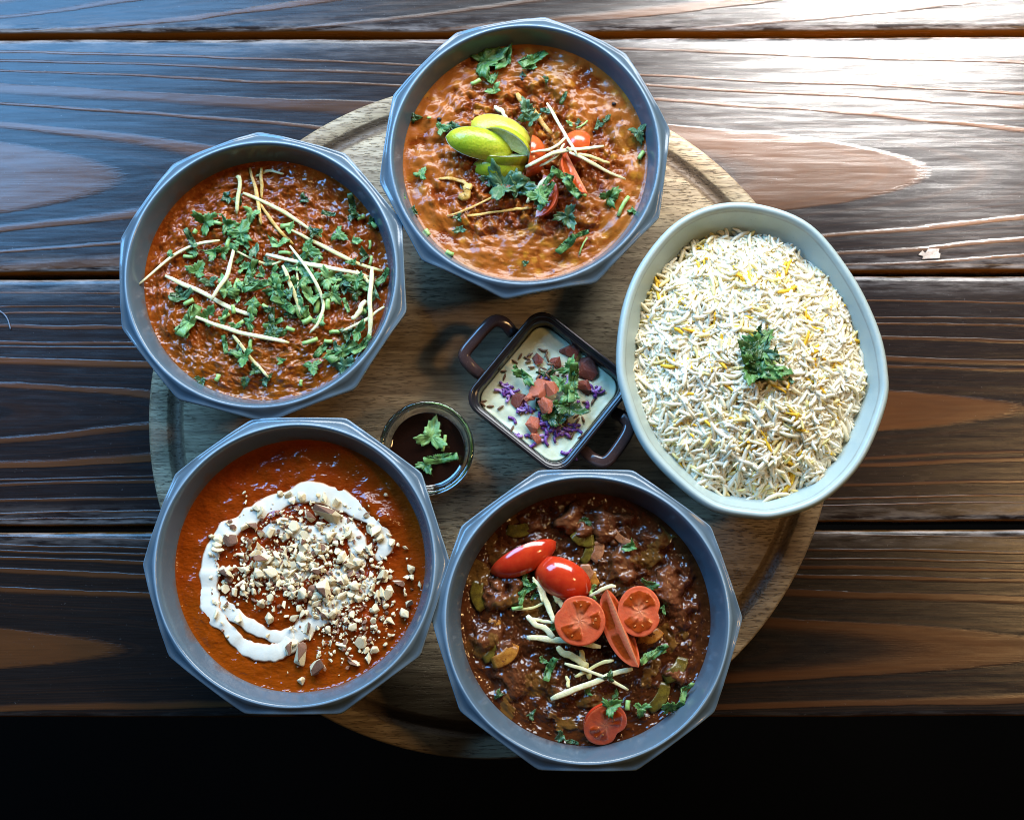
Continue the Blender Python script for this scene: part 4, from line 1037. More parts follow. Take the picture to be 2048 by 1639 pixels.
def nut_mesh(seed, skin):
    rnd = random.Random(seed)
    bm = bmesh.new()
    ax = (1.0, rnd.uniform(.55, .85), rnd.uniform(.35, .6))
    for k in range(11):
        a, b = rnd.uniform(0, 6.28), math.acos(rnd.uniform(-1, 1)); r_ = rnd.uniform(0.75, 1.0)
        bm.verts.new((0.5 * ax[0] * r_ * math.sin(b) * math.cos(a), 0.5 * ax[1] * r_ * math.sin(b) * math.sin(a), 0.5 * ax[2] * r_ * math.cos(b)))
    res = bmesh.ops.convex_hull(bm, input=bm.verts)
    loose = [v_ for v_ in bm.verts if not v_.link_faces]
    bmesh.ops.delete(bm, geom=loose, context='VERTS')
    bmesh.ops.bevel(bm, geom=list(bm.edges), offset=0.045, segments=1, affect='EDGES', clamp_overlap=True)
    bmesh.ops.recalc_face_normals(bm, faces=bm.faces)
    me = bpy.data.meshes.new("nut_piece"); me.materials.append(NUT); me.materials.append(NSK)
    d = Vector((rnd.uniform(-1, 1), rnd.uniform(-1, 1), rnd.uniform(0.2, 1))).normalized()
    if skin:
        for fc in bm.faces: fc.material_index = 1 if fc.normal.dot(d) > 0.55 else 0
    bm.to_mesh(me); bm.free()
    return me
NM = [nut_mesh(i, False) for i in range(14)]; NS = [nut_mesh(50 + i, True) for i in range(10)]
spots = [(505, 670, 95, 1), (490, 830, 105, 1), (690, 770, 100, 1), (900, 760, 85, 0), (1030, 540, 140, 1), (930, 545, 90, 1), (980, 935, 125, 1), (900, 950, 85, 0), (815, 650, 65, 1), (1380, 685, 60, 0), (1260, 725, 55, 0), (1335, 855, 90, 1), (1480, 820, 60, 0), (1490, 870, 50, 0), (1170, 915, 75, 0),
         (1450, 1070, 70, 0), (1375, 1105, 60, 0), (1280, 1135, 48, 0), (1210, 1220, 75, 0), (1110, 1240, 62, 0), (1290, 1260, 62, 0), (890, 1290, 130, 1), (820, 1250, 85, 1), (980, 1350, 105, 1), (895, 1430, 60, 0), (1060, 1060, 85, 0), (1350, 1025, 42, 0), (1110, 760, 80, 0), (660, 850, 80, 0), (580, 920, 72, 1), (1455, 710, 30, 0), (1530, 910, 32, 0),
         (660, 500, 75, 0), (890, 440, 80, 0), (850, 460, 60, 0), (1080, 470, 70, 0), (590, 600, 70, 0), (530, 600, 45, 1), (450, 720, 70, 1), (410, 650, 40, 0), (730, 630, 85, 0), (670, 520, 60, 0), (1290, 620, 70, 0), (1280, 600, 50, 0), (560, 1090, 65, 0), (430, 1070, 50, 0), (1420, 900, 60, 1), (1360, 960, 80, 0)]
def clus():
    c = nr_.random()
    if c < 0.56: return nr_.gauss(820, 185), nr_.gauss(820, 125)
    if c < 0.80: return nr_.gauss(1130, 150), nr_.gauss(1100, 130)
    if c < 0.92: return nr_.gauss(1200, 130), nr_.gauss(860, 120)
    return nr_.gauss(980, 180), nr_.gauss(560, 70)
while len(spots) < 292:
    x, y = clus()
    if ((x - 890) / 640) ** 2 + ((y - 830) / 600) ** 2 > 1 or x < 390: continue
    spots.append((x, y, nr_.choice((26, 30, 34, 40, 46, 54, 60, 68)), 1 if nr_.random() < 0.28 else 0))
for x, y, s, sk in spots:
    p = P(*Z3(x, y), zb)
    dens = math.exp(-(((x - 830) / 260) ** 2 + ((y - 850) / 170) ** 2))
    sz = s / s3 * 1.38
    z = hb(p[0], p[1]) + sz * 0.12 + nr_.uniform(0.0004, 0.0012) + dens * nr_.uniform(0, 0.0035)
    p = P(*Z3(x, y), z)
    o = bpy.data.objects.new("nut_piece", nr_.choice(NS if sk else NM))
    link(o, nuts)
    o.location = (p[0] - p0[0], p[1] - p0[1], z - p0[2])
    o.rotation_euler = (nr_.uniform(-.5, .5), nr_.uniform(-.5, .5), nr_.uniform(0, 6.28))
    o.scale = (sz, sz, sz)

# ------------------------------------------------------------------ nearest bowl: tomatoes, ginger, peppers on the dark curry
hd, zd = HF['bot'], FOOD['bot']
s4 = scale_of(zd) * 2.643
def at4(x, y, lift):
    p = P(*Z4(x, y), zd); z = max(hd(p[0], p[1]), zd) + lift
    return P(*Z4(x, y), z)
GT = "cherry tomato pieces on the dark curry"
wedge("tomato_wedge", "long red tomato wedge lying skin up at the back left of the dark curry", "tomato", at4(525, 495, 0.0045), 385 / s4, 98 / s4, 1.7, math.radians(25), 0.25, 0.0, SKINM, FLESH, GT)
wedge("tomato_wedge", "plump glossy red tomato wedge skin up, in the middle of the dark curry", "tomato", at4(728, 600, 0.0065), 330 / s4, 118 / s4, 2.1, math.radians(-27), 0.1, 0.0, SKINM, FLESH, GT)
wedge("tomato_wedge", "slim tomato wedge standing between the two cut tomato halves on dark curry", "tomato", at4(1025, 865, 0.0085), 425 / s4, 108 / s4, 1.5, math.radians(-68), 2.85, 0.0, SKINM, FLESH, GT)
PI = math.pi
tomato_half("round tomato half with three seed chambers, left of the slim wedge on dark curry", at4(820, 822, 0.0135), 131 / s4, 129 / s4, 0.0125, rotm(0, 0.05, 0.12), [(-2.95, -1.35, .30, .82), (-0.55, 0.55, .38, .82), (0.95, 2.0, .28, .82)], (2.55, .10, .25), 1, GT)
tomato_half("notched tomato half with two seed chambers, right of the slim wedge on dark curry", at4(1135, 772, 0.0135), 112 / s4, 130 / s4, 0.012, rotm(0, 0.06, 0.08), [(0.15, 3.0, .24, .82), (-2.85, -0.45, .32, .82)], (-0.05, .14, .22), 2, GT)
tomato_half("tipped tomato half standing at the near wall of the dark curry bowl", at4(955, 1372, 0.0075), 112 / s4, 118 / s4, 0.010, rotm(-0.55, 0.45, 0.25), [(0.3, 2.6, .22, .78), (-2.6, -0.6, .28, .78)], (-0.1, .22, .3), 3, GT)
B4 = [
    ([(580, 600), (640, 720), (690, 830)], 40, "broad pale ginger strip running up to the plump tomato wedge on dark curry", GINGER_W, .003),
    ([(575, 590), (600, 650), (620, 720)], 18, "thin ginger shred beside the broad strip left of the plump tomato wedge", GINGER_W, .004),
    ([(670, 660), (740, 760)], 40, "short pale ginger strip just under the plump tomato wedge on dark curry", GINGER, .003),
    ([(865, 690), (930, 655), (1015, 640)], 28, "single ginger strip behind the round tomato half, pointing right", GINGER_W, [.003, .005, .006]),
    ([(540, 795), (610, 850), (690, 915)], 40, "ginger strip sloping down to the level thick one, left of the tomato half", GINGER_W, .004),
    ([(530, 910), (700, 920), (930, 960)], 42, "thick level ginger strip passing under the round tomato half", GINGER_W, [.004, .004, .003]),
    ([(470, 765), (560, 755), (640, 725)], 18, "thin orange-stained ginger shred farthest left on the dark curry", GINGER, .002),
    ([(690, 830), (620, 822), (560, 812)], 22, "small level ginger shred above the thick one, left of the tomato half", GINGER_W, .003),
    ([(690, 960), (780, 1010), (860, 1060)], 46, "broad ginger strip emerging below the round tomato half, sloping right", GINGER, .003),
    ([(820, 970), (870, 1130)], 38, "upright ginger strip below the round tomato half, under the crossed ones", GINGER, .002),
    ([(740, 1050), (900, 1095), (1075, 1185)], 24, "ginger strip sloping down right, upper one of the crossed pair on dark curry", GINGER_W, .006),
    ([(790, 1120), (900, 1060), (1000, 1030)], 24, "slim ginger strip sloping up right to the slim tomato wedge", GINGER, .004),
    ([(655, 1235), (880, 1150), (1105, 1075)], 40, "long broad ginger strip nearest the viewer, sloping up right on dark curry", GINGER_W, [.003, .004, .005]),
    ([(750, 1110), (760, 1170)], 24, "tiny ginger stub above the long broad strip on dark curry", GINGER, .003),
]
for pts, w, lab, mt, lf in B4:
    strip(pts, w, Z4, 2.643, hd, zd, lab, mt, lf, "ginger strips on the dark curry")
herb_garnish("coriander_flakes", "few coriander flakes scattered over the dark brown curry and its tomatoes", hd, zd, Z4, 2.643,
    [(515, 560, 55, 'cut', None, 'L'), (525, 612, 75, 'leaf', None, 'L'), (550, 650, 100, 'strip', -30, 'L', .003), (510, 700, 80, 'strip', -70, 'L', .003), (580, 690, 50, 'cut', None, 'L'), (660, 1070, 120, 'strip', -65, 'L', .002), (620, 1030, 50, 'cut', None, 'P'), (1180, 1010, 150, 'strip', -25, 'P', .004), (1240, 975, 110, 'strip', -40, 'L', .004), (1185, 635, 100, 'leaf', 80, 'L', .003), (1260, 755, 50, 'cut', None, 'L'), (970, 1118, 65, 'leaf', 20, 'D', .009),
     (980, 1275, 110, 'leaf', 70, 'L', .011), (1140, 1280, 90, 'leaf', 180, 'L'), (1010, 1212, 55, 'cut', None, 'L'), (860, 1195, 55, 'cut', None, 'L'), (720, 1430, 70, 'cut', None, 'G'), (780, 1460, 60, 'strip', 10, 'G'), (560, 1320, 55, 'cut', None, 'D'), (1295, 1270, 120, 'cut', -40, 'L', .003), (1370, 1185, 110, 'strip', -60, 'P', .003), (1090, 430, 80, 'cut', None, 'L'), (850, 295, 70, 'cut', None, 'D'), (880, 650, 60, 'cut', None, 'P'), (740, 750, 70, 'cut', None, 'D', .001), (675, 860, 60, 'cut', None, 'L'), (390, 1210, 60, 'cut', None, 'D')],
    [(1070, 1265, 50, 95, 26), (490, 755, 60, -10, 22), (885, 690, 60, 60, 24), (730, 700, 60, 80, 20)], (850, 850), 103)
PEP_O = organic("pepper_orange", (0.22, 0.070, 0.010), (0.38, 0.15, 0.020), 0.004, 0.22, 0.0003, 0.002, 0.15)
PEP_G = organic("pepper_olive", (0.060, 0.038, 0.006), (0.125, 0.085, 0.010), 0.004, 0.2, 0.0003, 0.002, 0.1)
PEP_P = organic("onion_pink", (0.20, 0.070, 0.028), (0.32, 0.13, 0.055), 0.004, 0.25, 0.0004, 0.002, 0.15)
def chunk(x, y, L, wd, yaw, mat, lab, lift=0.0, bend=0.15):
    n = 9; u = np.linspace(-1, 1, n); a = math.radians(-yaw + 0)
    path = []
    for q in u:
        zx = x + math.cos(a) * q * L / 2 - math.sin(a) * bend * L * (q * q - .4); zy = y - (math.sin(a) * q * L / 2 + math.cos(a) * bend * L * (q * q - .4))
        path.append(at4(zx, zy, lift - wd / s4 * 0.03))
    path = np.array(path); path[:, 2] = np.maximum(path[:, 2].mean() * 0.5 + path[:, 2] * 0.5, path[:, 2] - 0.001)
    w = wd / s4 * (0.75 + 0.25 * np.cos(u * 1.2)) * (1 + 0.12 * fbm(u * 3, u * 0 + x, 1.0, 2)); w[0] *= 0.9; w[-1] *= 0.85
    v, f = sweep(path, w, w * 0.26, 12, 5.0)
    tag(mk("pepper_piece", v, f, mat, origin=path[4]), lab, "pepper piece", "vegetable pieces in the dark curry")
for a in [(425, 1005, 150, 74, -40, PEP_O, "orange pepper piece at the left of the dark curry"), (352, 985, 120, 50, -60, PEP_G, "dull olive pepper piece left of the orange one in dark curry"), (858, 465, 110, 50, -70, PEP_G, "olive pepper piece behind the plump tomato wedge"), (912, 455, 110, 58, -75, PEP_P, "pinkish onion piece behind the plump tomato wedge, right of olive pepper"),
          (860, 560, 80, 60, 60, PEP_P, "pink onion bit touching the right of the plump tomato wedge"), (895, 598, 80, 44, 70, PEP_O, "yellow-orange pepper piece right of the plump tomato wedge"), (1325, 1080, 150, 70, -50, PEP_G, "olive green pepper piece near the right wall of the dark curry"), (1240, 1225, 170, 66, -60, PEP_G, "long olive pepper piece at the near right of the dark curry"),
          (285, 690, 150, 70, 80, PEP_G, "dark olive pepper piece at the left wall of the dark curry"), (840, 385, 110, 80, 20, PEP_G, "brownish olive pepper piece at the back middle of the dark curry"), (1040, 385, 120, 40, 35, PEP_P, "thin onion sliver at the back right of the dark curry"), (370, 828, 60, 30, 10, PEP_O, "tiny yellow pepper bit left of the ginger strips on dark curry"),
          (1190, 905, 130, 60, -20, PEP_O, "brown-orange pepper piece below the notched tomato half"), (500, 340, 130, 70, -10, PEP_G, "olive pepper piece at the back left behind the long tomato wedge")]:
    chunk(*a)

# finer crumbs between the pieces
cv = []; ci = []; off = 0; CF = []
for k in range(1500):
    x, y = clus()
    if ((x - 890) / 640) ** 2 + ((y - 830) / 600) ** 2 > 1 or x < 400: continue
    p = P(*Z3(x, y), zb); sz = nr_.choice((12, 16, 20, 26, 34, 42)) / s3
    me = nr_.choice(NM); R_ = rotm(nr_.uniform(0, 6.28), nr_.uniform(-.6, .6), nr_.uniform(-.6, .6))
    vv = np.array([q.co[:] for q in me.vertices]) * sz @ R_.T + np.array([p[0], p[1], hb(p[0], p[1]) + sz * .2 + nr_.uniform(0, .0012)])
    mi = 1 if nr_.random() < .28 else 0
    for q in me.polygons: CF.append(tuple(i + off for i in q.vertices)); ci.append(mi)
    cv.append(vv); off += len(vv)
o = mk("nut_crumbs", np.concatenate(cv), CF, [NUT, NSK], parent=nuts, smooth=False, idx=ci, fix=False); o['kind'] = 'stuff'

# ------------------------------------------------------------------ little square casserole with yoghurt dip
CZ = 0.064
cc = P(1098, 781, CZ); crot = math.radians(-39)
ch = 127.5 / scale_of(CZ)
def rsq(half, rc, n=120):
    a = np.arange(n) * 2 * np.pi / n
    out = []
    for t_ in a:                     # rounded square in polar form
        c_, s_ = abs(math.cos(t_)), abs(math.sin(t_))
        k = half / max(c_, s_)
        x, y = k * c_, k * s_
        if x > half - rc and y > half - rc:
            q = half - rc; b = q * (c_ + s_); k = b + math.sqrt(max(b * b - 2 * q * q + rc * rc, 0)); x, y = k * c_, k * s_
        out.append((math.copysign(x, math.cos(t_)), math.copysign(y, math.sin(t_))))
    o = np.array(out); R2 = np.array([[math.cos(crot), -math.sin(crot)], [math.sin(crot), math.cos(crot)]])
    return o @ R2.T
def sq(half, rc, z):
    q = rsq(half, rc); return np.c_[q + cc[:2], np.full(len(q), z)]
t = NT("dark_brown_glaze"); v = t.coord()
n = t.noise(v, 90, 3)
c = t.mix(n, (0.034, 0.018, 0.016), (0.070, 0.038, 0.032))
c = t.mix(t.ramp(t.noise(v, 1500, 2), [(0.6, 0), (0.75, 0.5)]), c, (0.16, 0.09, 0.07))
c = t.mix(t.attr('inside'), c, (0.014, 0.013, 0.014))
BROWN = t.out(c, 0.16, t.bump(t.noise(v, 260, 2), 0.0001, 0.5), 0.5)
pot = thing("casserole", "small square two-handled brown casserole with black inside, beside the oval bowl", "casserole", (cc[0], cc[1], BT))
rs = []; ins = []
for hf, rc, z, i_ in [(1e-5, 1e-6, BT + .006, 1), (ch - .011, .006, BT + .006, 1), (ch - .0085, .0075, BT + .0075, 1), (ch - .0070, .0080, BT + .012, 1), (ch - .0048, .0090, CZ - .006, 1), (ch - .0042, .0092, CZ - .0026, 1), (ch - .0036, .0096, CZ - .0021, .9), (ch - .0026, .010, CZ - .0022, .9), (ch - .0022, .0102, CZ - .0010, 1), (ch - .0014, .0104, CZ - .0001, .9), (ch - .0006, .0108, CZ - .0004, .75),
                      (ch, .011, CZ - .0016, .5), (ch - .0002, .011, CZ - .004, 0), (ch - .0012, .0105, CZ - .006, 0), (ch - .003, .010, CZ - .02, 0), (ch - .0055, .009, BT + .006, 0), (ch - .008, .008, BT + .0008, 0), (ch - .010, .007, BT + .0003, 0), (1e-5, 1e-6, BT + .0003, 0)]:
    rs.append(sq(hf, rc, z)); ins += [i_] * 120
v, f = rings(rs)
o = mk("body", v, f, BROWN, parent=pot); attr(o, 'inside', ins)
for pts in ([(1050, 245), (975, 165), (890, 165), (770, 290), (690, 400), (735, 480), (805, 545)], [(1560, 1095), (1640, 1165), (1735, 1175), (1850, 1030), (1895, 925), (1850, 855), (1800, 830)]):
    zs_ = [0.050, 0.0535, 0.055, 0.0555, 0.055, 0.0535, 0.050]
    path = spline([P(*Z6(*q), z) for q, z in zip(pts, zs_)], 30)
    v, f = sweep(path, 92 / 3.657 / scale_of(.054), 0.0070, 16, 3.2)
    o = mk("handle", v, f, BROWN, parent=pot); attr(o, 'inside', np.zeros(len(v)))
DZ = CZ - 0.0120
t = NT("yoghurt"); v = t.coord()
c = t.mix(t.ramp(t.noise(v, 130, 3), [(0.4, 0), (0.7, 1)]), (0.50, 0.53, 0.36), (0.60, 0.63, 0.48))
YOG = t.out(c, 0.22, t.bump(t.noise(v, 260, 3, 0.6), 0.0006, 0.5), 0.5, 0.3, (1, .8, .6), 0.002)
def h_dip(x, y):
    x = np.asarray(x, float); y = np.asarray(y, float)
    return DZ + 0.0008 * fbm(x, y, 0.014, 3, 91) + 0.0026 * np.exp(-(((x - cc[0]) ** 2 + (y - cc[1]) ** 2) / 0.012 ** 2))
hdip = lambda x, y: float(h_dip(np.array([x]), np.array([y]))[0])
rs = []
for s_ in np.linspace(1e-3, 1, 34):
    q = sq((ch - .0056) * s_, .0088 * s_, 0.0); q[:, 2] = h_dip(q[:, 0], q[:, 1]) + 0.0006 * sstep(0.93, 1, s_); rs.append(q)
q = sq(ch - .0064, .0088, DZ - 0.005); rs.append(q)
v, f = rings(rs)
tag(mk("yoghurt_dip", v, f, YOG, origin=(cc[0], cc[1], DZ), fix=False), "pale green-white yoghurt dip in the square casserole", "dip")
herb_garnish("dip_coriander", "coriander leaves on the yoghurt dip in the square casserole", hdip, DZ, Z6, 3.657,
    [(1130, 555, 190, 'cut', 40, 'L', .004), (1090, 530, 120, 'strip', 50, 'L', .004), (1485, 590, 270, 'strip', 95, 'P', .006), (1470, 500, 160, 'cut', 20, 'L', .006), (1390, 610, 130, 'cut', None, 'L', .004), (1450, 690, 150, 'leaf', 100, 'L', .005), (1460, 790, 230, 'leaf', 120, 'D', .003), (1310, 860, 150, 'leaf', 30, 'D', .003), (1290, 540, 140, 'cut', None, 'D', .001), (1380, 760, 120, 'cut', None, 'L', .004), (1240, 780, 110, 'cut', None, 'D', .002), (1400, 880, 120, 'cut', None, 'D', .002)], [], (1300, 680), 104)
DICE = organic("tomato_dice", (0.36, 0.070, 0.032), (0.52, 0.160, 0.085), 0.004, 0.12, 0.0003, 0.002, 0.25, 0.002, (1, .35, .2))
DICE_D = organic("tomato_dice_dark", (0.150, 0.028, 0.016), (0.24, 0.060, 0.035), 0.004, 0.16, 0.0003, 0.002, 0.2, 0.002, (1, .3, .2))
def dice(x, y, s, mat, lift, lab, seed):
    rnd = random.Random(seed); sz = s / (scale_of(DZ) * 3.657)
    p = P(*Z6(x, y), DZ); p = P(*Z6(x, y), hdip(p[0], p[1]) + lift)
    bm = bmesh.new()
    for k in range(7):
        bm.verts.new((rnd.uniform(-.42, .42), rnd.uniform(-.3, .3), rnd.uniform(0, .30)))
    for q in range(5):
        a_ = q * 1.2566 + rnd.uniform(-.5, .5); bm.verts.new((.52 * math.cos(a_), .48 * math.sin(a_), rnd.uniform(-.2, .05)))
    bmesh.ops.convex_hull(bm, input=bm.verts)
    bmesh.ops.delete(bm, geom=[v_ for v_ in bm.verts if not v_.link_faces], context='VERTS')
    bmesh.ops.bevel(bm, geom=list(bm.edges), offset=0.012, segments=1, affect='EDGES')
    bmesh.ops.recalc_face_normals(bm, faces=bm.faces)
    R_ = rotm(rnd.uniform(0, 6.28), rnd.uniform(-.35, .35), rnd.uniform(-.35, .35))
    me = bpy.data.meshes.new("tomato_dice"); bm.to_mesh(me); bm.free(); me.materials.append(mat)
    o = bpy.data.objects.new("tomato_dice", me); link(o)
    o.location = p; o.rotation_euler = Matrix(R_.tolist()).to_euler(); o.scale = (sz * 1.05, sz * .95, sz * .75)
    tag(o, lab, "tomato dice", "tomato dice on the yoghurt dip")
for i, a in enumerate([(1225, 430, 100, DICE_D, .002, "dark red tomato dice among cumin at the back left of the dip"), (1460, 385, 150, DICE_D, .001, "dark tomato dice against the back wall of the square casserole"), (1590, 500, 200, DICE_D, .0015, "largest translucent red tomato dice at the right wall of the casserole"), (1245, 640, 180, DICE, .0045, "big pink tomato dice in the middle of the dip, left of coriander"),
                       (1330, 650, 130, DICE, .006, "pink tomato dice leaning right on the big middle one in the dip"), (1170, 705, 95, DICE, .0055, "orange tomato dice left of the big middle one in the dip"), (1290, 770, 140, DICE, .005, "pale orange tomato dice just below the big middle one in the dip"), (1195, 915, 140, DICE, .0025, "orange tomato dice nearest but one to the front of the dip"), (1215, 1000, 100, DICE, .002, "tomato dice nearest the front of the dip beside purple cabbage"),
                       (1085, 725, 125, DICE_D, .002, "reddish tomato dice over purple cabbage at the left of the dip"), (1570, 640, 130, DICE_D, .002, "dark tomato dice right of the coriander in the dip"), (1360, 460, 110, DICE_D, .002, "brownish tomato dice under cumin at the back of the dip")]):
    dice(*a, 300 + i)
CAB = organic("red_cabbage", (0.075, 0.018, 0.115), (0.19, 0.060, 0.26), 0.0018, 0.28, 0.0002, 0.001, 0.2, 0.001, (.6, .3, 1))
CABP = organic("red_cabbage_pale", (0.30, 0.16, 0.36), (0.42, 0.28, 0.48), 0.0018, 0.28, 0.0002, 0.001, 0.2)
dp = P(*Z6(1290, 700), DZ)
cab = thing("red_cabbage", "purple red cabbage shreds scattered on the yoghurt dip", "cabbage", dp)
rnd = random.Random(9)
for x, y, k in [(985, 640, 5), (1040, 690, 6), (1100, 760, 5), (1150, 790, 5), (1230, 840, 4), (1075, 835, 2), (1105, 985, 4), (1280, 890, 5), (1330, 970, 6), (1400, 960, 6), (1490, 920, 4), (1640, 660, 3), (1700, 680, 2), (1470, 1120, 4), (1165, 1070, 1), (1270, 545, 3), (1450, 620, 3), (1180, 640, 3), (1560, 760, 2), (1270, 1010, 3)]:
    for q in range(k):
        a = rnd.uniform(0, 6.28); L = rnd.uniform(45, 95)
        xx, yy = x + rnd.gauss(0, 24), y + rnd.gauss(0, 20)
        pts = []
        for s_ in (-1, -.3, .4, 1):
            zx, zy = xx + math.cos(a) * s_ * L / 2 + math.sin(a) * s_ * s_ * L * .25, yy + math.sin(a) * s_ * L / 2 - math.cos(a) * s_ * s_ * L * .25
            p = P(*Z6(zx, zy), DZ); pts.append(P(*Z6(zx, zy), hdip(p[0], p[1]) + rnd.uniform(0.0003, 0.0016)))
        v, f = sweep(spline(pts, 7), rnd.uniform(18, 30) / (scale_of(DZ) * 3.657), 0.0009, 6, 2.5)
        mk("shred", v, f, CABP if rnd.random() < 0.25 else CAB, parent=cab)
CUM = organic("cumin", (0.085, 0.038, 0.016), (0.19, 0.095, 0.045), 0.0008, 0.5, 0.0003, 0.0005, 0)
cum = thing("cumin_seeds", "toasted brown cumin seeds sprinkled on the yoghurt dip", "seeds", dp)
cl = [(1100, 410), (1275, 370), (1300, 430), (1320, 470), (1270, 500), (1310, 520), (1360, 550), (1420, 540), (985, 560), (975, 520), (830, 740), (880, 775), (955, 785), (1040, 940), (1560, 870), (1520, 880), (1540, 1000), (1725, 800), (1630, 740), (1400, 790), (1260, 580), (1290, 920), (1440, 890), (1455, 1005), (1475, 995), (1450, 985), (1060, 450), (1160, 450), (1450, 500), (1470, 690), (1170, 400), (1180, 490), (1240, 510), (1340, 590), (1400, 500), (825, 760), (1430, 915), (1230, 560), (1110, 820), (1575, 745), (1510, 850), (1150, 425), (1290, 395), (1255, 365), (1330, 505), (1300, 555), (1350, 520), (1385, 570), (1415, 800)]
for x, y in cl:
    p = P(*Z6(x, y), DZ); pile = max(0, 1 - math.hypot(x - 1300, y - 600) / 300)
    p = P(*Z6(x, y), hdip(p[0], p[1]) + 0.0005 + pile * rnd.uniform(0.001, 0.0045))
    v, f = ellipsoid(p, (0.0024, 0.00075, 0.0007), 7, 7, rotm(rnd.uniform(0, 3.14), rnd.uniform(-.25, .25), 0))
    mk("seed", v, f, CUM, parent=cum)

# ------------------------------------------------------------------ small glass cup of brown sauce
GZ = 0.056
gc = P(853, 895, GZ); gR = 96.5 / scale_of(GZ)
GLASS = NT("clear_glass").out((0.94, 0.97, 0.97), 0.015, None, 0.5, trans=1.0, ior=1.5)
def lathe(prof, c, n=96):
    a = np.arange(n) * 2 * np.pi / n
    return rings([np.stack([c[0] + max(r_, 1e-5) * np.cos(a), c[1] + max(r_, 1e-5) * np.sin(a), np.full(n, z)], 1) for r_, z in prof])
B0 = BT + 0.0003
v, f = lathe([(0, B0 + .001), (gR - .013, B0 + .001), (gR - .0115, B0), (gR - .0095, B0), (gR - .0075, B0 + .002), (gR - .0045, B0 + .012), (gR - .0034, GZ - .0085), (gR - .0016, GZ - .0072), (gR - .0006, GZ - .0058), (gR - .0010, GZ - .0046), (gR - .0024, GZ - .0040), (gR - .0018, GZ - .0032), (gR - .0002, GZ - .0022), (gR, GZ - .0010), (gR - .0006, GZ - .0002), (gR - .0016, GZ), (gR - .0028, GZ - .0004), (gR - .0036, GZ - .0014), (gR - .0046, GZ - .0030), (gR - .0052, GZ - .006), (gR - .0062, GZ - .014), (gR - .0085, B0 + .010), (gR - .013, B0 + .006), (0, B0 + .0055)], gc)
cup = mk("sauce_cup", v, f, GLASS, origin=(gc[0], gc[1], B0))
tag(cup, "small round glass cup of dark brown sauce between the bowls", "cup")
SZ = GZ - 0.0100
t = NT("tamarind_sauce")
SAUCE = t.out((0.010, 0.0034, 0.0020), 0.03, t.bump(t.noise(t.coord(), 160, 2), 0.0008, 0.25), 0.6, coat=0.5, coatr=0.02)
rl_ = gR - .0057
v, f = lathe([(0, SZ), (rl_ * .5, SZ), (rl_ * .9, SZ), (rl_ - .0003, SZ + .0004), (rl_, SZ + .0007), (gR - .0067, GZ - .0143), (gR - .0090, B0 + .0105), (gR - .0133, B0 + .0066), (0, B0 + .0062)], gc)
tag(mk("brown_sauce", v, f, SAUCE, origin=(gc[0], gc[1], SZ)), "dark glossy brown sauce inside the small glass cup", "sauce")
hs = lambda x, y: SZ
def sauce_leaf(x, y, s, kind, yaw, mat, lab, seed):
    p = P(*Z6(x, y), SZ + 0.0012); rnd = random.Random(seed)
    v, f = leaf_geo(kind, s / (scale_of(SZ) * 3.657), rnd)
    v = v @ rotm(math.radians(-yaw), 0.05, 0.06).T + p; v[:, 2] = np.maximum(v[:, 2], SZ + 0.0002)
    o = mk("coriander_leaf", v, f, mat, origin=p); o.modifiers.new("thickness", 'SOLIDIFY').thickness = 0.00025
    tag(o, lab, "leaf", "coriander in the brown sauce")
sauce_leaf(452, 1000, 260, 'leaf', 12, LEAF_P, "broad coriander leaf floating at the back of the brown sauce cup", 5)
sauce_leaf(405, 1205, 150, 'leaf', 150, LEAF, "small ragged coriander leaf at the front of the brown sauce cup", 6)
sauce_leaf(520, 1160, 260, 'strip', -8, LEAF, "long curved coriander leaf strip across the front of the sauce cup", 8)
p = [P(*Z6(552, 985), SZ + .001), P(*Z6(545, 1040), SZ + .0012), P(*Z6(530, 1105), SZ + .001)]
v, f = sweep(spline(p, 8), 26 / (scale_of(SZ) * 3.657), 0.0014, 8, 2.0)
tag(mk("herb_sprig", v, f, STEM, origin=p[1]), "pale coriander stem beside the broad leaf in the sauce cup", "herb")

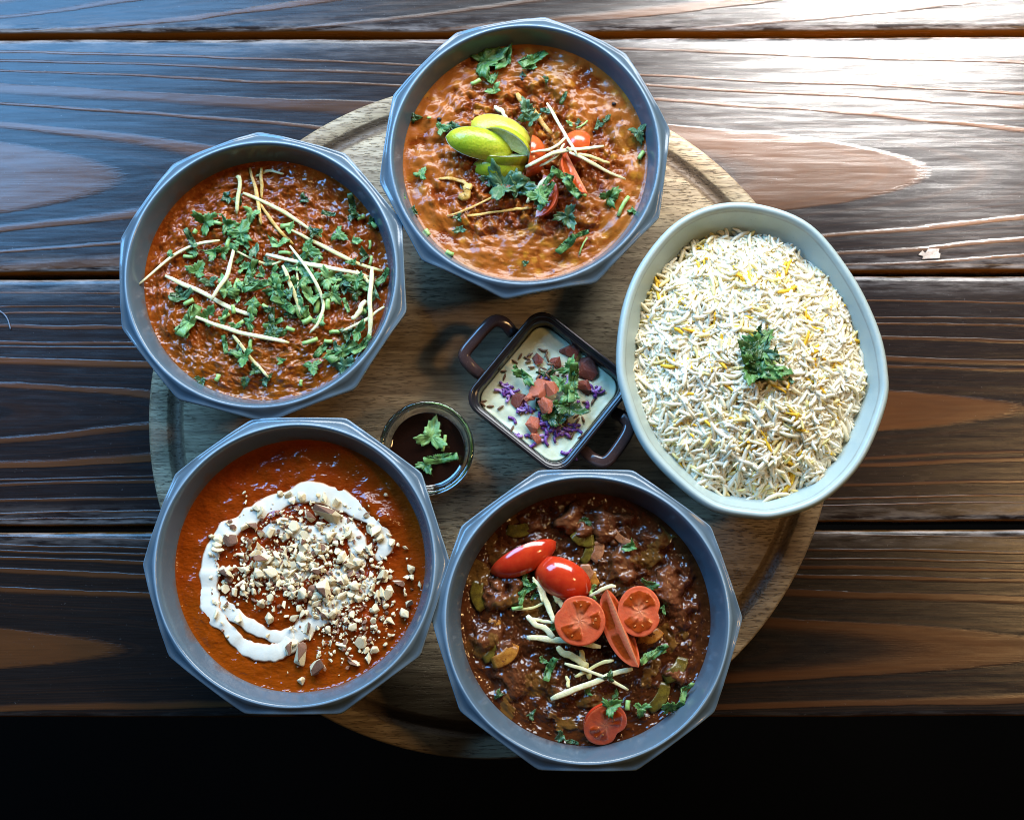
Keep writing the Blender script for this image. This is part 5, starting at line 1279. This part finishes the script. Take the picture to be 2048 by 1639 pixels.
# ------------------------------------------------------------------ coriander sprig on the rice, crumbs on the table
rz = lambda x, y: float(mound_z(np.array([x]), np.array([y]))[0])
herb_garnish("coriander_sprig", "curled dark green coriander sprig on top of the rice mound", lambda x, y: rz(x, y) + 0.0015, RL + 0.016, Z5, 2.4828,
    [(735, 745, 170, 'leaf', 50, 'L', .002), (690, 770, 130, 'leaf', 300, 'D', .003), (760, 780, 140, 'cut', 10, 'G', .004), (700, 860, 160, 'leaf', 200, 'L', .003), (770, 880, 150, 'leaf', 120, 'L', .003), (730, 900, 120, 'cut', 60, 'D', .002), (850, 880, 110, 'leaf', 90, 'L', .002), (820, 820, 90, 'cut', 0, 'D', .001), (735, 680, 60, 'leaf', 20, 'D', .002), (725, 830, 130, 'cut', 130, 'D', .005), (880, 905, 80, 'strip', 50, 'G', .001), (800, 850, 110, 'strip', 20, 'P', .004), (670, 810, 90, 'strip', 80, 'L', .004)],
    [(815, 850, 80, 70, 22)], (740, 820), 105)
FLAKE = organic("bare_wood_flake", (0.26, 0.20, 0.16), (0.38, 0.31, 0.26), 0.003, 0.6, 0.0003, 0.001, 0)
rnd = random.Random(33)
pt = [P(1836 + x, 498 + y, 0) for x, y in ((0, 12), (8, 4), (14, 9), (20, 0), (42, 0), (40, 8), (44, 10), (43, 19), (20, 20), (8, 21), (10, 15))]
V = np.array(pt + [q + np.array([0, 0, 0.0009]) for q in pt]); n = len(pt)
V[:, 2] += 0.0002
F = [tuple(range(n)), tuple(range(n, 2 * n))] + [(i, (i + 1) % n, n + (i + 1) % n, n + i) for i in range(n)]
tag(mk("wood_flake", V, F, FLAKE, origin=V.mean(0) * np.array([1, 1, 0]), smooth=False), "pale flake lying on the dark plank right of the oval bowl", "flake")
LINT = organic("blue_lint", (0.10, 0.13, 0.18), (0.16, 0.20, 0.26), 0.003, 0.8, 0, 0.001, 0)
p = [P(*q, 0.0008) for q in ((-6, 618), (8, 628), (16, 640), (21, 658))]
v, f = sweep(spline(p, 16), 0.0008, 0.0007, 6, 2)
tag(mk("thread", v, f, LINT, origin=p[1]), "short bluish thread lying on the plank at the left picture edge", "thread")
